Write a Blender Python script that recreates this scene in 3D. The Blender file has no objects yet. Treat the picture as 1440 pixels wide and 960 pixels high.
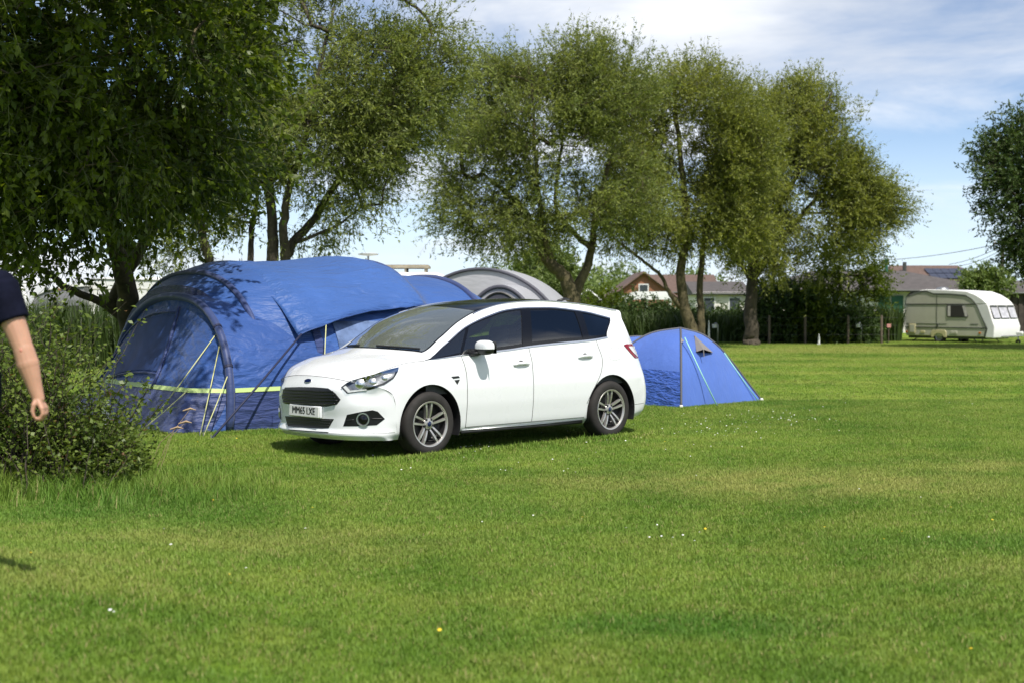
import bpy, math, random
import numpy as np
from mathutils import Vector, Matrix
from mathutils.bvhtree import BVHTree
from mathutils.geometry import delaunay_2d_cdt
R = math.radians
S = bpy.context.scene
C = bpy.context.collection
rng = np.random.default_rng(7)
random.seed(7)

# ---------------------------------------------------------------- camera
FPX, CAMH, PITCH = 1950.0, 1.63, math.atan(56 / 1950)
cam = bpy.data.cameras.new('camera')
cam.sensor_width = 36.0
cam.lens = FPX * 36 / 1440
cam.clip_start, cam.clip_end = 0.1, 3000
cam.dof.use_dof = True
cam.dof.focus_distance = 15.3
cam.dof.aperture_fstop = 2.4
camo = bpy.data.objects.new('camera', cam)
camo.location = (0, 0, CAMH)
camo.rotation_euler = (math.pi / 2 - PITCH, 0, 0)
C.objects.link(camo)
S.camera = camo

# ---------------------------------------------------------------- light
SUN_AZ, SUN_EL = math.atan2(0.42, -0.91), R(57)      # azimuth from +Y towards +X
sdir = Vector((math.sin(SUN_AZ) * math.cos(SUN_EL), math.cos(SUN_AZ) * math.cos(SUN_EL), math.sin(SUN_EL)))
sun = bpy.data.lights.new('sun', 'SUN')
sun.energy, sun.angle, sun.color = 4.4, R(0.53), (1.0, 0.95, 0.87)
suno = bpy.data.objects.new('sun', sun)
suno.rotation_euler = sdir.to_track_quat('Z', 'Y').to_euler()
suno.location = (10, -20, 40)
C.objects.link(suno)

S.view_settings.view_transform = 'Standard'
S.view_settings.look = 'None'
S.view_settings.gamma = 1
S.view_settings.use_curve_mapping = False
S.view_settings.exposure = 0.38

# ---------------------------------------------------------------- node helper
class NT:
    def __init__(s, tree):
        s.t = tree; s.n = tree.nodes; s.l = tree.links
    def new(s, typ, ins=None, **kw):
        nd = s.n.new(typ)
        for k, v in kw.items(): setattr(nd, k, v)
        for k, v in (ins or {}).items(): s.put(nd.inputs[k], v)
        return nd
    def put(s, sock, v):
        if isinstance(v, bpy.types.NodeSocket): s.l.new(v, sock)
        elif isinstance(v, bpy.types.Node): s.l.new(v.outputs[0], sock)
        else:
            if sock.type == 'RGBA' and not hasattr(v, '__len__'): v = (v, v, v, 1)
            elif sock.type == 'RGBA' and len(v) == 3: v = (*v, 1)
            sock.default_value = v
    def math(s, op, a, b=0.0, clamp=False):
        n = s.new('ShaderNodeMath', operation=op, use_clamp=clamp); s.put(n.inputs[0], a); s.put(n.inputs[1], b); return n.outputs[0]
    def vmath(s, op, a, b=(0, 0, 0)):
        n = s.new('ShaderNodeVectorMath', operation=op); s.put(n.inputs[0], a); s.put(n.inputs[1], b); return n.outputs[0]
    def mix(s, f, a, b, blend='MIX'):
        n = s.new('ShaderNodeMix', data_type='RGBA', blend_type=blend); s.put(n.inputs[0], f); s.put(n.inputs[6], a); s.put(n.inputs[7], b); return n.outputs[2]
    def noise(s, vec, scale, detail=3, rough=.5, dist=0.0):
        n = s.new('ShaderNodeTexNoise', {'Vector': vec, 'Scale': scale, 'Detail': detail, 'Roughness': rough, 'Distortion': dist}); return n.outputs[0]
    def ramp(s, f, a, b, ca=0.0, cb=1.0):
        n = s.new('ShaderNodeMapRange', {0: f, 1: a, 2: b, 3: ca, 4: cb}, interpolation_type='SMOOTHSTEP'); return n.outputs[0]
    def scalev(s, vec, sc, loc=(0, 0, 0), rot=(0, 0, 0)):
        n = s.new('ShaderNodeMapping', {'Vector': vec, 'Location': loc, 'Rotation': rot, 'Scale': sc}); return n.outputs[0]

# ---------------------------------------------------------------- sky
W = bpy.data.worlds.new('World'); S.world = W; W.use_nodes = True
w = NT(W.node_tree); w.n.clear()
sky = w.new('ShaderNodeTexSky', sky_type='NISHITA', sun_disc=False, sun_elevation=SUN_EL, sun_rotation=SUN_AZ, air_density=0.66, dust_density=0.0, ozone_density=3.2, altitude=10)
tc = w.new('ShaderNodeTexCoord').outputs['Generated']
sep = w.new('ShaderNodeSeparateXYZ', {0: tc})
den = w.math('ADD', w.math('MAXIMUM', sep.outputs[2], 0.0), 0.22)
cv = w.new('ShaderNodeCombineXYZ', {0: w.math('DIVIDE', sep.outputs[0], den), 1: w.math('DIVIDE', sep.outputs[1], den), 2: 0.0}).outputs[0]
OX, OY = -0.06, 0.0
cov = w.noise(w.scalev(cv, (.62, .62, 1), (OX, OY, 0)), 1.0, 1, .5)
n1 = w.noise(w.scalev(cv, (1.0, 1.25, 1), (OX * 1.7 + 3.1, OY + 7.7, 0), (0, 0, .3)), 1.5, 8, .58, .35)
cl = w.math('ADD', w.math('MULTIPLY', n1, 0.62), w.math('MULTIPLY', cov, 1.05))
cmask = w.ramp(cl, .735, .98)
shade = w.noise(w.scalev(cv, (1, 1.3, 1), (5, 1, 0)), 1.3, 5, .55)
ccol = w.mix(w.ramp(shade, .36, .66), (6.2, 6.5, 7.0), (9.0, 9.05, 9.1))
hazy = w.mix(w.ramp(sep.outputs[2], .17, -.02, 0.0, .95), sky.outputs[0], (6.3, 7.5, 8.6))
col = w.mix(w.math('MULTIPLY', cmask, .90), hazy, ccol)
bg = w.new('ShaderNodeBackground', {'Color': col, 'Strength': 0.104})
wo = w.new('ShaderNodeOutputWorld', {'Surface': bg.outputs[0]})

# ---------------------------------------------------------------- picture to place
_cp, _sp = math.cos(PITCH), math.sin(PITCH)
CAM = Vector((0, 0, CAMH))
def ray(px, py):
    a, b = (px - 720) / FPX, (480 - py) / FPX
    return Vector((a, _cp + b * _sp, -_sp + b * _cp))
def at(px, py, Y):
    d = ray(px, py); return CAM + d * (Y / d.y)
def gnd(px, py, z=0.0):
    d = ray(px, py); return CAM + d * ((z - CAMH) / d.z)

# ---------------------------------------------------------------- mesh helpers
class MB:
    def __init__(s): s.v = []; s.f = []; s.n = 0
    def add(s, v, f):
        o = s.n; v = [tuple(p) for p in v]; s.v += v; s.f += [tuple(i + o for i in q) for q in f]; s.n += len(v); return s
    def box(s, c, size, rot=None, taper=None):
        x, y, z = [k / 2 for k in size]; c = Vector(c)
        vs = [Vector((a * x, b * y, d * z)) for d in (-1, 1) for b in (-1, 1) for a in (-1, 1)]
        if taper:
            for p in vs[4:]: p.x *= taper[0]; p.y *= taper[1]
        if rot is not None: vs = [rot @ p for p in vs]
        return s.add([c + p for p in vs], [(0, 2, 3, 1), (4, 5, 7, 6), (0, 1, 5, 4), (2, 6, 7, 3), (0, 4, 6, 2), (1, 3, 7, 5)])
    def tube(s, pts, rad, n=8, caps=True, flat=1.0):
        pts = [Vector(p) for p in pts]; m = len(pts)
        if not hasattr(rad, '__len__'): rad = [rad] * m
        vs = []; up = Vector((0, 0, 1)); prev = None
        for i in range(m):
            t = (pts[min(i + 1, m - 1)] - pts[max(i - 1, 0)])
            if t.length < 1e-9: t = Vector((0, 0, 1))
            t.normalize()
            if prev is None:
                a = t.cross(up) if abs(t.dot(up)) < .95 else t.cross(Vector((1, 0, 0)))
            else: a = prev - t * prev.dot(t)
            a.normalize(); prev = a; b = t.cross(a)
            for k in range(n):
                an = 2 * math.pi * k / n
                vs.append(pts[i] + (a * math.cos(an) + b * math.sin(an) * flat) * rad[i])
        fs = [(i * n + k, i * n + (k + 1) % n, (i + 1) * n + (k + 1) % n, (i + 1) * n + k) for i in range(m - 1) for k in range(n)]
        if caps: fs += [tuple(range(n))[::-1], tuple((m - 1) * n + k for k in range(n))]
        return s.add(vs, fs)
    def lathe(s, prof, n=32, axis='y', c=(0, 0, 0), closed=False):
        vs = []; c = Vector(c)
        for r, h in prof:
            for k in range(n):
                a = 2 * math.pi * k / n; u, q = r * math.cos(a), r * math.sin(a)
                vs.append(c + Vector({'y': (u, h, q), 'z': (u, q, h), 'x': (h, u, q)}[axis]))
        m = len(prof)
        fs = [(i * n + k, i * n + (k + 1) % n, ((i + 1) % m) * n + (k + 1) % n, ((i + 1) % m) * n + k) for i in range(m if closed else m - 1) for k in range(n)]
        return s.add(vs, fs)
    def grid(s, G, close=False):
        G = np.asarray(G); a, b = G.shape[:2]
        fs = [(i * b + j, (i + 1) * b + j, (i + 1) * b + j + 1, i * b + j + 1) for i in range(a - 1) for j in range(b - 1)]
        if close: fs += [(i * b + b - 1, (i + 1) * b + b - 1, (i + 1) * b, i * b) for i in range(a - 1)]
        return s.add(G.reshape(-1, 3), fs)
    def prism(s, poly, d):
        """poly: 3-D points of a flat outline, d: extrusion vector"""
        d = Vector(d); n = len(poly); p = [Vector(q) for q in poly]
        return s.add(p + [q + d for q in p], [tuple(range(n))[::-1], tuple(range(n, 2 * n))] + [(i, (i + 1) % n, n + (i + 1) % n, n + i) for i in range(n)])
    def build(s, name, m, parent=None, smooth=False, angle=None, bevel=0.0, solid=0.0, props=None):
        me = bpy.data.meshes.new(name); me.from_pydata(s.v, [], s.f); me.validate()
        return finish(name, me, m, parent, smooth, angle, bevel, solid, props)

def finish(name, me, m, parent=None, smooth=False, angle=None, bevel=0.0, solid=0.0, props=None):
    ms = m if isinstance(m, (list, tuple)) else [m]
    for q in ms: me.materials.append(q)
    if smooth or angle:
        me.polygons.foreach_set('use_smooth', [True] * len(me.polygons))
        if angle: me.set_sharp_from_angle(angle=R(angle))
    o = bpy.data.objects.new(name, me); C.objects.link(o)
    if parent: o.parent = parent
    if solid:
        k = o.modifiers.new('solid', 'SOLIDIFY'); k.thickness = solid; k.offset = -1
    if bevel:
        k = o.modifiers.new('bevel', 'BEVEL'); k.width = bevel; k.segments = 2; k.limit_method = 'ANGLE'; k.angle_limit = R(35)
        me.polygons.foreach_set('use_smooth', [True] * len(me.polygons)); me.set_sharp_from_angle(angle=R(35))
    for k, v in (props or {}).items(): o[k] = v
    return o

def fast_mesh(name, V, F, attr=None):
    """V (n,3), F (m,k) arrays; attr per-vertex float named rnd"""
    V = np.ascontiguousarray(V, np.float32); F = np.ascontiguousarray(F, np.int32); k = F.shape[1]
    me = bpy.data.meshes.new(name)
    me.vertices.add(len(V)); me.vertices.foreach_set('co', V.ravel())
    me.loops.add(F.size); me.loops.foreach_set('vertex_index', F.ravel())
    me.polygons.add(len(F)); me.polygons.foreach_set('loop_start', np.arange(len(F), dtype=np.int32) * k)
    if attr is not None:
        a = me.attributes.new('rnd', 'FLOAT', 'POINT'); a.data.foreach_set('value', np.ascontiguousarray(attr, np.float32))
    me.update(calc_edges=True)
    return me

def empty(name, loc, rz=0.0, label=None, cat=None, group=None):
    o = bpy.data.objects.new(name, None); C.objects.link(o); o.empty_display_size = .2
    o.location = loc; o.rotation_euler = (0, 0, rz)
    if label: tag(o, label, cat, group)
    return o
def tag(o, label, cat, group=None):
    o['label'] = label; o['category'] = cat
    if group: o['group'] = group
    return o
def structure(o): o['kind'] = 'structure'; return o
def stuff(o): o['kind'] = 'stuff'; return o
def copy_tree(o, parent=None):
    c = o.copy(); C.objects.link(c); c.parent = parent
    for ch in [q for q in bpy.data.objects if q.parent == o]: copy_tree(ch, c)
    return c

def pchip_eval(V, t):
    """monotone cubic along axis 0 at uniform knots, t array of positions"""
    V = np.asarray(V, float); n = len(V); d = np.diff(V, axis=0)
    m = np.zeros_like(V)
    a, b = d[:-1], d[1:]
    same = (a * b) > 0
    with np.errstate(divide='ignore', invalid='ignore'):
        hm = np.where(same, 2 * a * b / (a + b), 0)
    m[1:-1] = np.nan_to_num(hm); m[0] = d[0]; m[-1] = d[-1]
    t = np.clip(np.asarray(t, float), 0, n - 1); i = np.minimum(t.astype(int), n - 2); u = t - i
    u = u.reshape((-1,) + (1,) * (V.ndim - 1))
    return ((2*u**3 - 3*u**2 + 1) * V[i] + (u**3 - 2*u**2 + u) * m[i] + (-2*u**3 + 3*u**2) * V[i+1] + (u**3 - u**2) * m[i+1])
def surf(Cg, rs, ts):
    A = pchip_eval(np.swapaxes(np.asarray(Cg, float), 0, 1), ts)      # ts, rings, 3
    return pchip_eval(np.swapaxes(A, 0, 1), rs)                         # rs, ts, 3

# ---------------------------------------------------------------- materials
def mat(name, color, rough=.6, metal=0.0, spec=.5, var=0.0, vscale=4.0, bump=0.0, bscale=40.0, coat=0.0, emit=None, color2=None, alpha=None, sheen=0.0):
    m = bpy.data.materials.new(name); m.use_nodes = True
    t = NT(m.node_tree); b = t.n['Principled BSDF']
    b.inputs['Base Color'].default_value = (*color, 1); b.inputs['Roughness'].default_value = rough
    b.inputs['Metallic'].default_value = metal; b.inputs['Specular IOR Level'].default_value = spec
    if coat: b.inputs['Coat Weight'].default_value = coat; b.inputs['Coat Roughness'].default_value = .03
    if sheen: b.inputs['Sheen Weight'].default_value = sheen
    if var or color2:
        co = t.new('ShaderNodeTexCoord').outputs['Object']
        f = t.noise(co, vscale, 5, .6)
        c2 = color2 or tuple(k * (1 - var) for k in color); c1 = color if color2 else tuple(min(1, k * (1 + var)) for k in color)
        t.put(b.inputs['Base Color'], t.mix(t.ramp(f, .3, .7), c2, c1))
        t.put(b.inputs['Roughness'], t.math('ADD', t.math('MULTIPLY', t.noise(co, vscale * 2.3, 4), .16), rough - .08))
    if bump:
        co = t.new('ShaderNodeTexCoord').outputs['Object']
        bp = t.new('ShaderNodeBump', {'Strength': bump, 'Distance': .02, 'Height': t.noise(co, bscale, 4)})
        t.put(b.inputs['Normal'], bp)
    return m
def leaf_mat(name, dark, light, trans=.35, rough=.5, third=None, spec=.35):
    m = bpy.data.materials.new(name); m.use_nodes = True
    t = NT(m.node_tree); b = t.n['Principled BSDF']; out = t.n['Material Output']
    r = t.new('ShaderNodeAttribute', attribute_name='rnd').outputs['Fac']
    col = t.mix(r, dark, light)
    if third: col = t.mix(t.ramp(r, .93, .97), col, third)
    t.put(b.inputs['Base Color'], col); b.inputs['Roughness'].default_value = rough; b.inputs['Specular IOR Level'].default_value = spec
    tr = t.new('ShaderNodeBsdfTranslucent', {'Color': t.mix(1.0, col, (1.25, 1.2, .6), 'MULTIPLY')})
    mx = t.new('ShaderNodeMixShader', {0: trans, 1: b.outputs[0], 2: tr.outputs[0]})
    t.put(out.inputs[0], mx); return m
def glass_mat(name, tint, base_refl=.04, rough=.0, dust_glare=0.0, dust_glare_col=(.5, .5, .5)):
    m = bpy.data.materials.new(name); m.use_nodes = True
    t = NT(m.node_tree); t.n.clear()
    tr = t.new('ShaderNodeBsdfTransparent', {'Color': tint}); gl = t.new('ShaderNodeBsdfGlossy', {'Color': (1, 1, 1), 'Roughness': rough})
    fr = t.new('ShaderNodeFresnel', {'IOR': 1.5})
    geo = t.new('ShaderNodeNewGeometry')
    f = t.math('ADD', fr.outputs[0], base_refl, True)
    mx = t.new('ShaderNodeMixShader', {0: f, 1: tr.outputs[0], 2: gl.outputs[0]})
    last = mx
    if dust_glare:
        df = t.new('ShaderNodeBsdfDiffuse', {'Color': dust_glare_col})
        last = t.new('ShaderNodeMixShader', {0: dust_glare, 1: mx.outputs[0], 2: df.outputs[0]})
    t.new('ShaderNodeOutputMaterial', {'Surface': last.outputs[0]}); return m

M = {}
M['paint'] = mat('white_paint', (.75, .765, .78), .28, coat=.7, spec=.4, var=.012, vscale=2)
M['black_plastic'] = mat('black_plastic', (.012, .012, .013), .45, var=.3, vscale=12)
M['gloss_black'] = mat('gloss_black', (.006, .006, .007), .12)
M['rubber'] = mat('tyre_rubber', (.020, .0175, .016), .82, var=.25, vscale=9)
M['alloy'] = mat('alloy', (.56, .54, .52), .32, metal=.75, var=.06, vscale=10)
M['chrome'] = mat('chrome', (.85, .85, .85), .28, metal=1)
M['dark_metal'] = mat('dark_metal', (.04, .04, .04), .5, metal=.5)
M['glass_ws'] = glass_mat('windscreen_glass', (.70, .78, .74), .34, dust_glare=.14, dust_glare_col=(.55, .60, .54))  # pale film: sunlit dust plus sky glare painted into the glass colour
M['glass_side'] = glass_mat('side_glass', (.45, .5, .5), .09, dust_glare=.02)
M['glass_tint'] = glass_mat('tinted_glass', (.05, .055, .06), .06)
M['interior'] = mat('interior_cloth', (.05, .05, .052), .8, var=.2, vscale=20)
M['dash'] = mat('dash_plastic', (.07, .072, .07), .7, var=.15, vscale=15)
M['headliner'] = mat('headliner', (.35, .34, .32), .9)
M['lens'] = glass_mat('lamp_lens', (.9, .92, .93), .03)
M['red_lens'] = mat('red_lens', (.22, .006, .012), .12, coat=.5)
M['plate'] = mat('plate_white', (.62, .62, .60), .45, var=.05, vscale=20)
M['ink'] = mat('black_ink', (.012, .012, .012), .5)
M['blue_badge'] = mat('blue_badge', (.006, .013, .06), .15, coat=.5)
# ================================================================ lawn
def sst(a): a = np.clip(a, 0, 1); return a * a * (3 - 2 * a)
def gh(x, y):
    x = np.asarray(x, float); y = np.asarray(y, float)
    return .24 * sst((10.5 - y) / 4.0) * sst((-x - .7) / 2.0)
gx = np.unique(np.concatenate([np.linspace(-700, -20, 12), np.linspace(-20, 20, 81), np.linspace(20, 700, 12)]))
gy = np.unique(np.concatenate([np.linspace(-60, 0, 8), np.linspace(0, 30, 91), np.linspace(30, 1500, 16)]))
GX, GY = np.meshgrid(gx, gy, indexing='ij')
def grass_nodes(t):
    """colour of the turf from the place on the ground: mown bands, worn and lush patches"""
    pos = t.new('ShaderNodeNewGeometry').outputs['Position']
    flat = t.scalev(pos, (1, 1, 0))
    big = t.noise(flat, .34, 3, .55); mid = t.noise(flat, 1.25, 4, .6); fine = t.noise(flat, 7.0, 4, .65)
    c = t.mix(t.ramp(big, .33, .66), (.080, .150, .014), (.136, .208, .026))
    c = t.mix(t.math('MULTIPLY', t.ramp(mid, .40, .72), .50), c, (.190, .225, .040))
    c = t.mix(t.math('MULTIPLY', t.ramp(mid, .50, .30), .32), c, (.045, .110, .010))
    sp = t.new('ShaderNodeSeparateXYZ', {0: pos})
    # mowing bands run across the far field
    band = t.math('SINE', t.math('ADD', t.math('MULTIPLY', sp.outputs[1], 1.55), t.math('MULTIPLY', t.noise(t.scalev(pos, (.05, .2, 0)), 1.0, 2), 5.0)))
    far = t.ramp(sp.outputs[1], 17, 30)
    c = t.mix(t.math('MULTIPLY', t.math('MULTIPLY', t.ramp(band, -.3, .9), far), .55), c, (.200, .235, .045))
    # worn, yellowed turf where tents have stood
    worn = None
    for (cx, cy, rx, ry, k) in ((2.7, 12.4, 2.2, 1.25, .72), (1.0, 12.3, 1.1, .7, .5), (5.0, 13.6, 1.6, .8, .6), (-1.6, 9.2, 1.6, .8, .4), (3.4, 8.2, 1.3, .6, .3), (-2.8, 7.4, 1.1, .9, .45), (10.5, 46, 5, 2.0, .8), (14, 49.5, 6, 1.6, .8)):
        d = t.new('ShaderNodeVectorMath', operation='LENGTH', ins={0: t.scalev(pos, (1 / rx, 1 / ry, 0), (-cx / rx, -cy / ry, 0))}).outputs['Value']
        q = t.math('MULTIPLY', t.ramp(d, 1.25, .35), k); worn = q if worn is None else t.math('MAXIMUM', worn, q)
    c = t.mix(t.math('MULTIPLY', worn, t.ramp(t.noise(flat, 2.2, 5, .65), .28, .60)), c, (.235, .245, .060))
    lush = None
    for (cx, cy, rx, ry, k) in ((.9, 6.9, .9, .35, .8), (-.3, 10.8, 1.4, .7, .35), (-3.0, 10.9, 1.6, 1.0, .7), (3.6, 9.3, 1.5, .5, .5)):
        d = t.new('ShaderNodeVectorMath', operation='LENGTH', ins={0: t.scalev(pos, (1 / rx, 1 / ry, 0), (-cx / rx, -cy / ry, 0))}).outputs['Value']
        q = t.math('MULTIPLY', t.ramp(d, 1.3, .2), k); lush = q if lush is None else t.math('MAXIMUM', lush, q)
    c = t.mix(lush, c, (.050, .130, .012))
    return c, fine, pos
def lawn_material():
    m = bpy.data.materials.new('turf'); m.use_nodes = True; t = NT(m.node_tree); b = t.n['Principled BSDF']
    c, fine, pos = grass_nodes(t)
    c = t.mix(t.ramp(fine, .2, .8), t.mix(1.0, c, (.95, .98, .9), 'MULTIPLY'), t.mix(1.0, c, (1.35, 1.30, 1.2), 'MULTIPLY'))
    t.put(b.inputs['Base Color'], c); b.inputs['Roughness'].default_value = .9; b.inputs['Specular IOR Level'].default_value = .1
    h = t.math('ADD', t.noise(t.scalev(pos, (1, .5, 1)), 22, 5, .7), t.math('MULTIPLY', t.noise(pos, 3, 3), .6))
    t.put(b.inputs['Normal'], t.new('ShaderNodeBump', {'Strength': .8, 'Distance': .05, 'Height': h})); return m
def blade_material():
    m = bpy.data.materials.new('grass_blade'); m.use_nodes = True; t = NT(m.node_tree); b = t.n['Principled BSDF']; out = t.n['Material Output']
    c, fine, pos = grass_nodes(t)
    r = t.new('ShaderNodeAttribute', attribute_name='rnd').outputs['Fac']
    c = t.mix(r, t.mix(1.0, c, (1.44, 1.44, 1.7), 'MULTIPLY'), t.mix(1.0, c, (1.88, 1.75, 2.1), 'MULTIPLY'))
    c = t.mix(t.ramp(r, .94, .97), c, (.34, .30, .12))
    t.put(b.inputs['Base Color'], c); b.inputs['Roughness'].default_value = .55; b.inputs['Specular IOR Level'].default_value = .25
    tr = t.new('ShaderNodeBsdfTranslucent', {'Color': c}); t.put(out.inputs[0], t.new('ShaderNodeMixShader', {0: .3, 1: b.outputs[0], 2: tr.outputs[0]})); return m
M['turf'] = lawn_material(); M['blade'] = blade_material()
lawn = MB().grid(np.stack([GX, GY, gh(GX, GY)], 2)).build('lawn', M['turf'], smooth=True); structure(lawn)

def tuft(n, h0, h1, spread, w0, seed, bend=.5):
    r_ = np.random.default_rng(seed); V, Fq, A = [], [], []
    for i in range(n):
        a = r_.uniform(0, 2 * math.pi); d = spread * math.sqrt(r_.uniform()); bx, by = d * math.cos(a), d * math.sin(a)
        b = r_.uniform(0, 2 * math.pi); L = r_.uniform(h0, h1); wd = w0 * r_.uniform(.7, 1.3); lean = r_.uniform(.1, bend) * 1.4
        dx, dy = math.cos(b), math.sin(b); sx_, sy_ = -dy * wd, dx * wd; k = len(V); rr = r_.uniform()
        for q, wq in ((0, 1), (.55, .8), (1, .08)):
            off = lean * L * q * q; z = L * q * (1 - .25 * lean * q)
            V += [(bx + dx * off - sx_ * wq, by + dy * off - sy_ * wq, z), (bx + dx * off + sx_ * wq, by + dy * off + sy_ * wq, z)]; A += [rr, rr]
        Fq += [(k, k + 1, k + 3, k + 2), (k + 2, k + 3, k + 5, k + 4)]
    return np.array(V), np.array(Fq), np.array(A)
def tuft_collection(name, specs, m):
    col = bpy.data.collections.new(name)
    for i, sp in enumerate(specs):
        V, Fq, A = tuft(*sp, seed=100 + i); me = fast_mesh('grass_tuft', V, Fq, A); me.materials.append(m)
        o = bpy.data.objects.new('grass_tuft', me); col.objects.link(o)
    return col
def scatter(name, P, scale, col):
    """points carrying instances of the tufts in col"""
    n = len(P); me = bpy.data.meshes.new(name); me.vertices.add(n); me.vertices.foreach_set('co', np.ascontiguousarray(P, np.float32).ravel())
    a = me.attributes.new('scl', 'FLOAT', 'POINT'); a.data.foreach_set('value', np.ascontiguousarray(scale, np.float32))
    rt = np.zeros((n, 3), np.float32); rt[:, 2] = rng.uniform(0, 6.28, n); rt[:, :2] = rng.normal(0, .12, (n, 2))
    a = me.attributes.new('rot', 'FLOAT_VECTOR', 'POINT'); a.data.foreach_set('vector', rt.ravel())
    o = bpy.data.objects.new(name, me); C.objects.link(o)
    g = bpy.data.node_groups.new(name, 'GeometryNodeTree')
    g.interface.new_socket('Geometry', in_out='INPUT', socket_type='NodeSocketGeometry'); g.interface.new_socket('Geometry', in_out='OUTPUT', socket_type='NodeSocketGeometry')
    t = NT(g); gi = t.new('NodeGroupInput'); go = t.new('NodeGroupOutput')
    ci = t.new('GeometryNodeCollectionInfo'); ci.inputs['Collection'].default_value = col; ci.inputs['Separate Children'].default_value = True; ci.inputs['Reset Children'].default_value = True
    ns = t.new('GeometryNodeInputNamedAttribute', data_type='FLOAT'); ns.inputs['Name'].default_value = 'scl'
    nr = t.new('GeometryNodeInputNamedAttribute', data_type='FLOAT_VECTOR'); nr.inputs['Name'].default_value = 'rot'
    ip = t.new('GeometryNodeInstanceOnPoints'); ip.inputs['Pick Instance'].default_value = True
    t.put(ip.inputs['Points'], gi.outputs[0]); t.put(ip.inputs['Instance'], ci.outputs[0]); t.put(ip.inputs['Rotation'], nr.outputs['Attribute']); t.put(ip.inputs['Scale'], ns.outputs['Attribute'])
    t.put(go.inputs[0], ip.outputs[0])
    o.modifiers.new('scatter', 'NODES').node_group = g
    return stuff(o)
def wedge(n, y0, y1, margin):
    """points spread evenly over the strip of ground between two distances, a little wider than the view"""
    y = np.sqrt(rng.uniform(0, 1, n) * (y1 ** 2 - y0 ** 2) + y0 ** 2); x = rng.uniform(-1, 1, n) * (y * .375 + margin)
    return x, y
near_t = tuft_collection('lawn_tufts', [(18, .014, .036, .06, .0021), (20, .014, .034, .065, .002), (16, .018, .044, .055, .0021), (18, .012, .030, .065, .0024)], M['blade'])
far_t = tuft_collection('lawn_tufts_far', [(20, .014, .034, .14, .0042), (20, .014, .03, .14, .0045), (18, .014, .036, .13, .004)], M['blade'])
long_t = tuft_collection('long_tufts', [(14, .10, .26, .06, .003), (12, .12, .32, .07, .0032), (16, .08, .22, .08, .003)], M['blade'])
xs1, ys1 = wedge(95000, 4.6, 13.5, 1.6); xs2, ys2 = wedge(100000, 13.5, 23, 1.5)
x_ = np.concatenate([xs1, xs2]); y_ = np.concatenate([ys1, ys2])
o = scatter('grass_near', np.stack([x_, y_, gh(x_, y_)], 1), rng.uniform(.65, 1.15, len(x_)), near_t)
tag(o, 'short mown green grass of the lawn around the white car', 'grass')
x_, y_ = wedge(95000, 23, 62, 3)
o = scatter('grass_far', np.stack([x_, y_, gh(x_, y_)], 1), rng.uniform(.7, 1.2, len(x_)), far_t)
tag(o, 'mown grass of the far field towards the caravan', 'grass')
# longer grass round the foot of the bush
n = 1900; a = rng.uniform(0, 1, n)
x_ = -5.2 + 3.0 * a + rng.normal(0, .22, n); y_ = 11.55 + .5 * np.sin(a * 3) + rng.normal(0, .45, n)
o = scatter('long_grass', np.stack([x_, y_, gh(x_, y_)], 1), rng.uniform(.5, 1.1, n) * np.clip(1.15 - a * .55, .3, 1), long_t)
tag(o, 'longer uncut grass round the foot of the leafy bush', 'grass')
# daisies and buttercups
M['petal'] = mat('daisy_petal', (.75, .75, .72), .6); M['butter'] = mat('buttercup', (.72, .50, .02), .5)
def flowers(name, pts, m, r0, label):
    mb = MB()
    for x, y in pts:
        z = float(gh(x, y)) + random.uniform(.03, .055); r = r0 * random.uniform(.7, 1.2); ti = random.uniform(-.5, .5); k = 7
        mb.add([(x, y, z + .004)] + [(x + r * math.cos(q * 6.283 / k), y + r * math.sin(q * 6.283 / k), z + ti * r * math.sin(q * 6.283 / k)) for q in range(k)], [(0, 1 + q, 1 + (q + 1) % k) for q in range(k)])
    return tag(stuff(mb.build(name, m)), label, 'flowers')
dp = []
for (a, b, n, sx_, sy_) in ((1080, 590, 50, 60, 7), (1010, 605, 40, 70, 10), (600, 632, 22, 60, 6), (800, 650, 16, 120, 16), (930, 755, 7, 30, 6), (700, 800, 6, 300, 60), (1150, 720, 6, 200, 60), (150, 915, 2, 8, 3), (1300, 560, 12, 120, 12), (830, 620, 18, 80, 10)):
    for i in range(n):
        p = gnd(a + random.gauss(0, sx_), max(545, b + random.gauss(0, sy_))); dp.append((p.x, p.y))
flowers('daisies', dp, M['petal'], .0085, 'tiny white daisies scattered over the lawn')
bpt = []
for i in range(12):
    p = gnd(random.uniform(60, 1400), random.uniform(620, 940)); bpt.append((p.x, p.y))
for q in ((323, 836), (421, 821), (217, 703), (300, 711), (44, 834), (935, 625), (1365, 925)):
    p = gnd(*q); bpt.append((p.x, p.y))
flowers('buttercups', bpt, M['butter'], .010, 'few yellow buttercups dotted over the lawn')
# ================================================================ car
CAR_LOC, CAR_RZ = Vector((-1.508, 15.24, 0.0)), R(44.2)
car = empty('parked_car', CAR_LOC, CAR_RZ, 'white family car with black grille parked beside the big blue tent', 'car')
_ci = (Matrix.Translation(CAR_LOC) @ Matrix.Rotation(CAR_RZ, 4, 'Z')).inverted()
CAR_CAM = _ci @ CAM
def car_ray(px, py): return (_ci.to_3x3() @ ray(px, py)).normalized()

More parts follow.
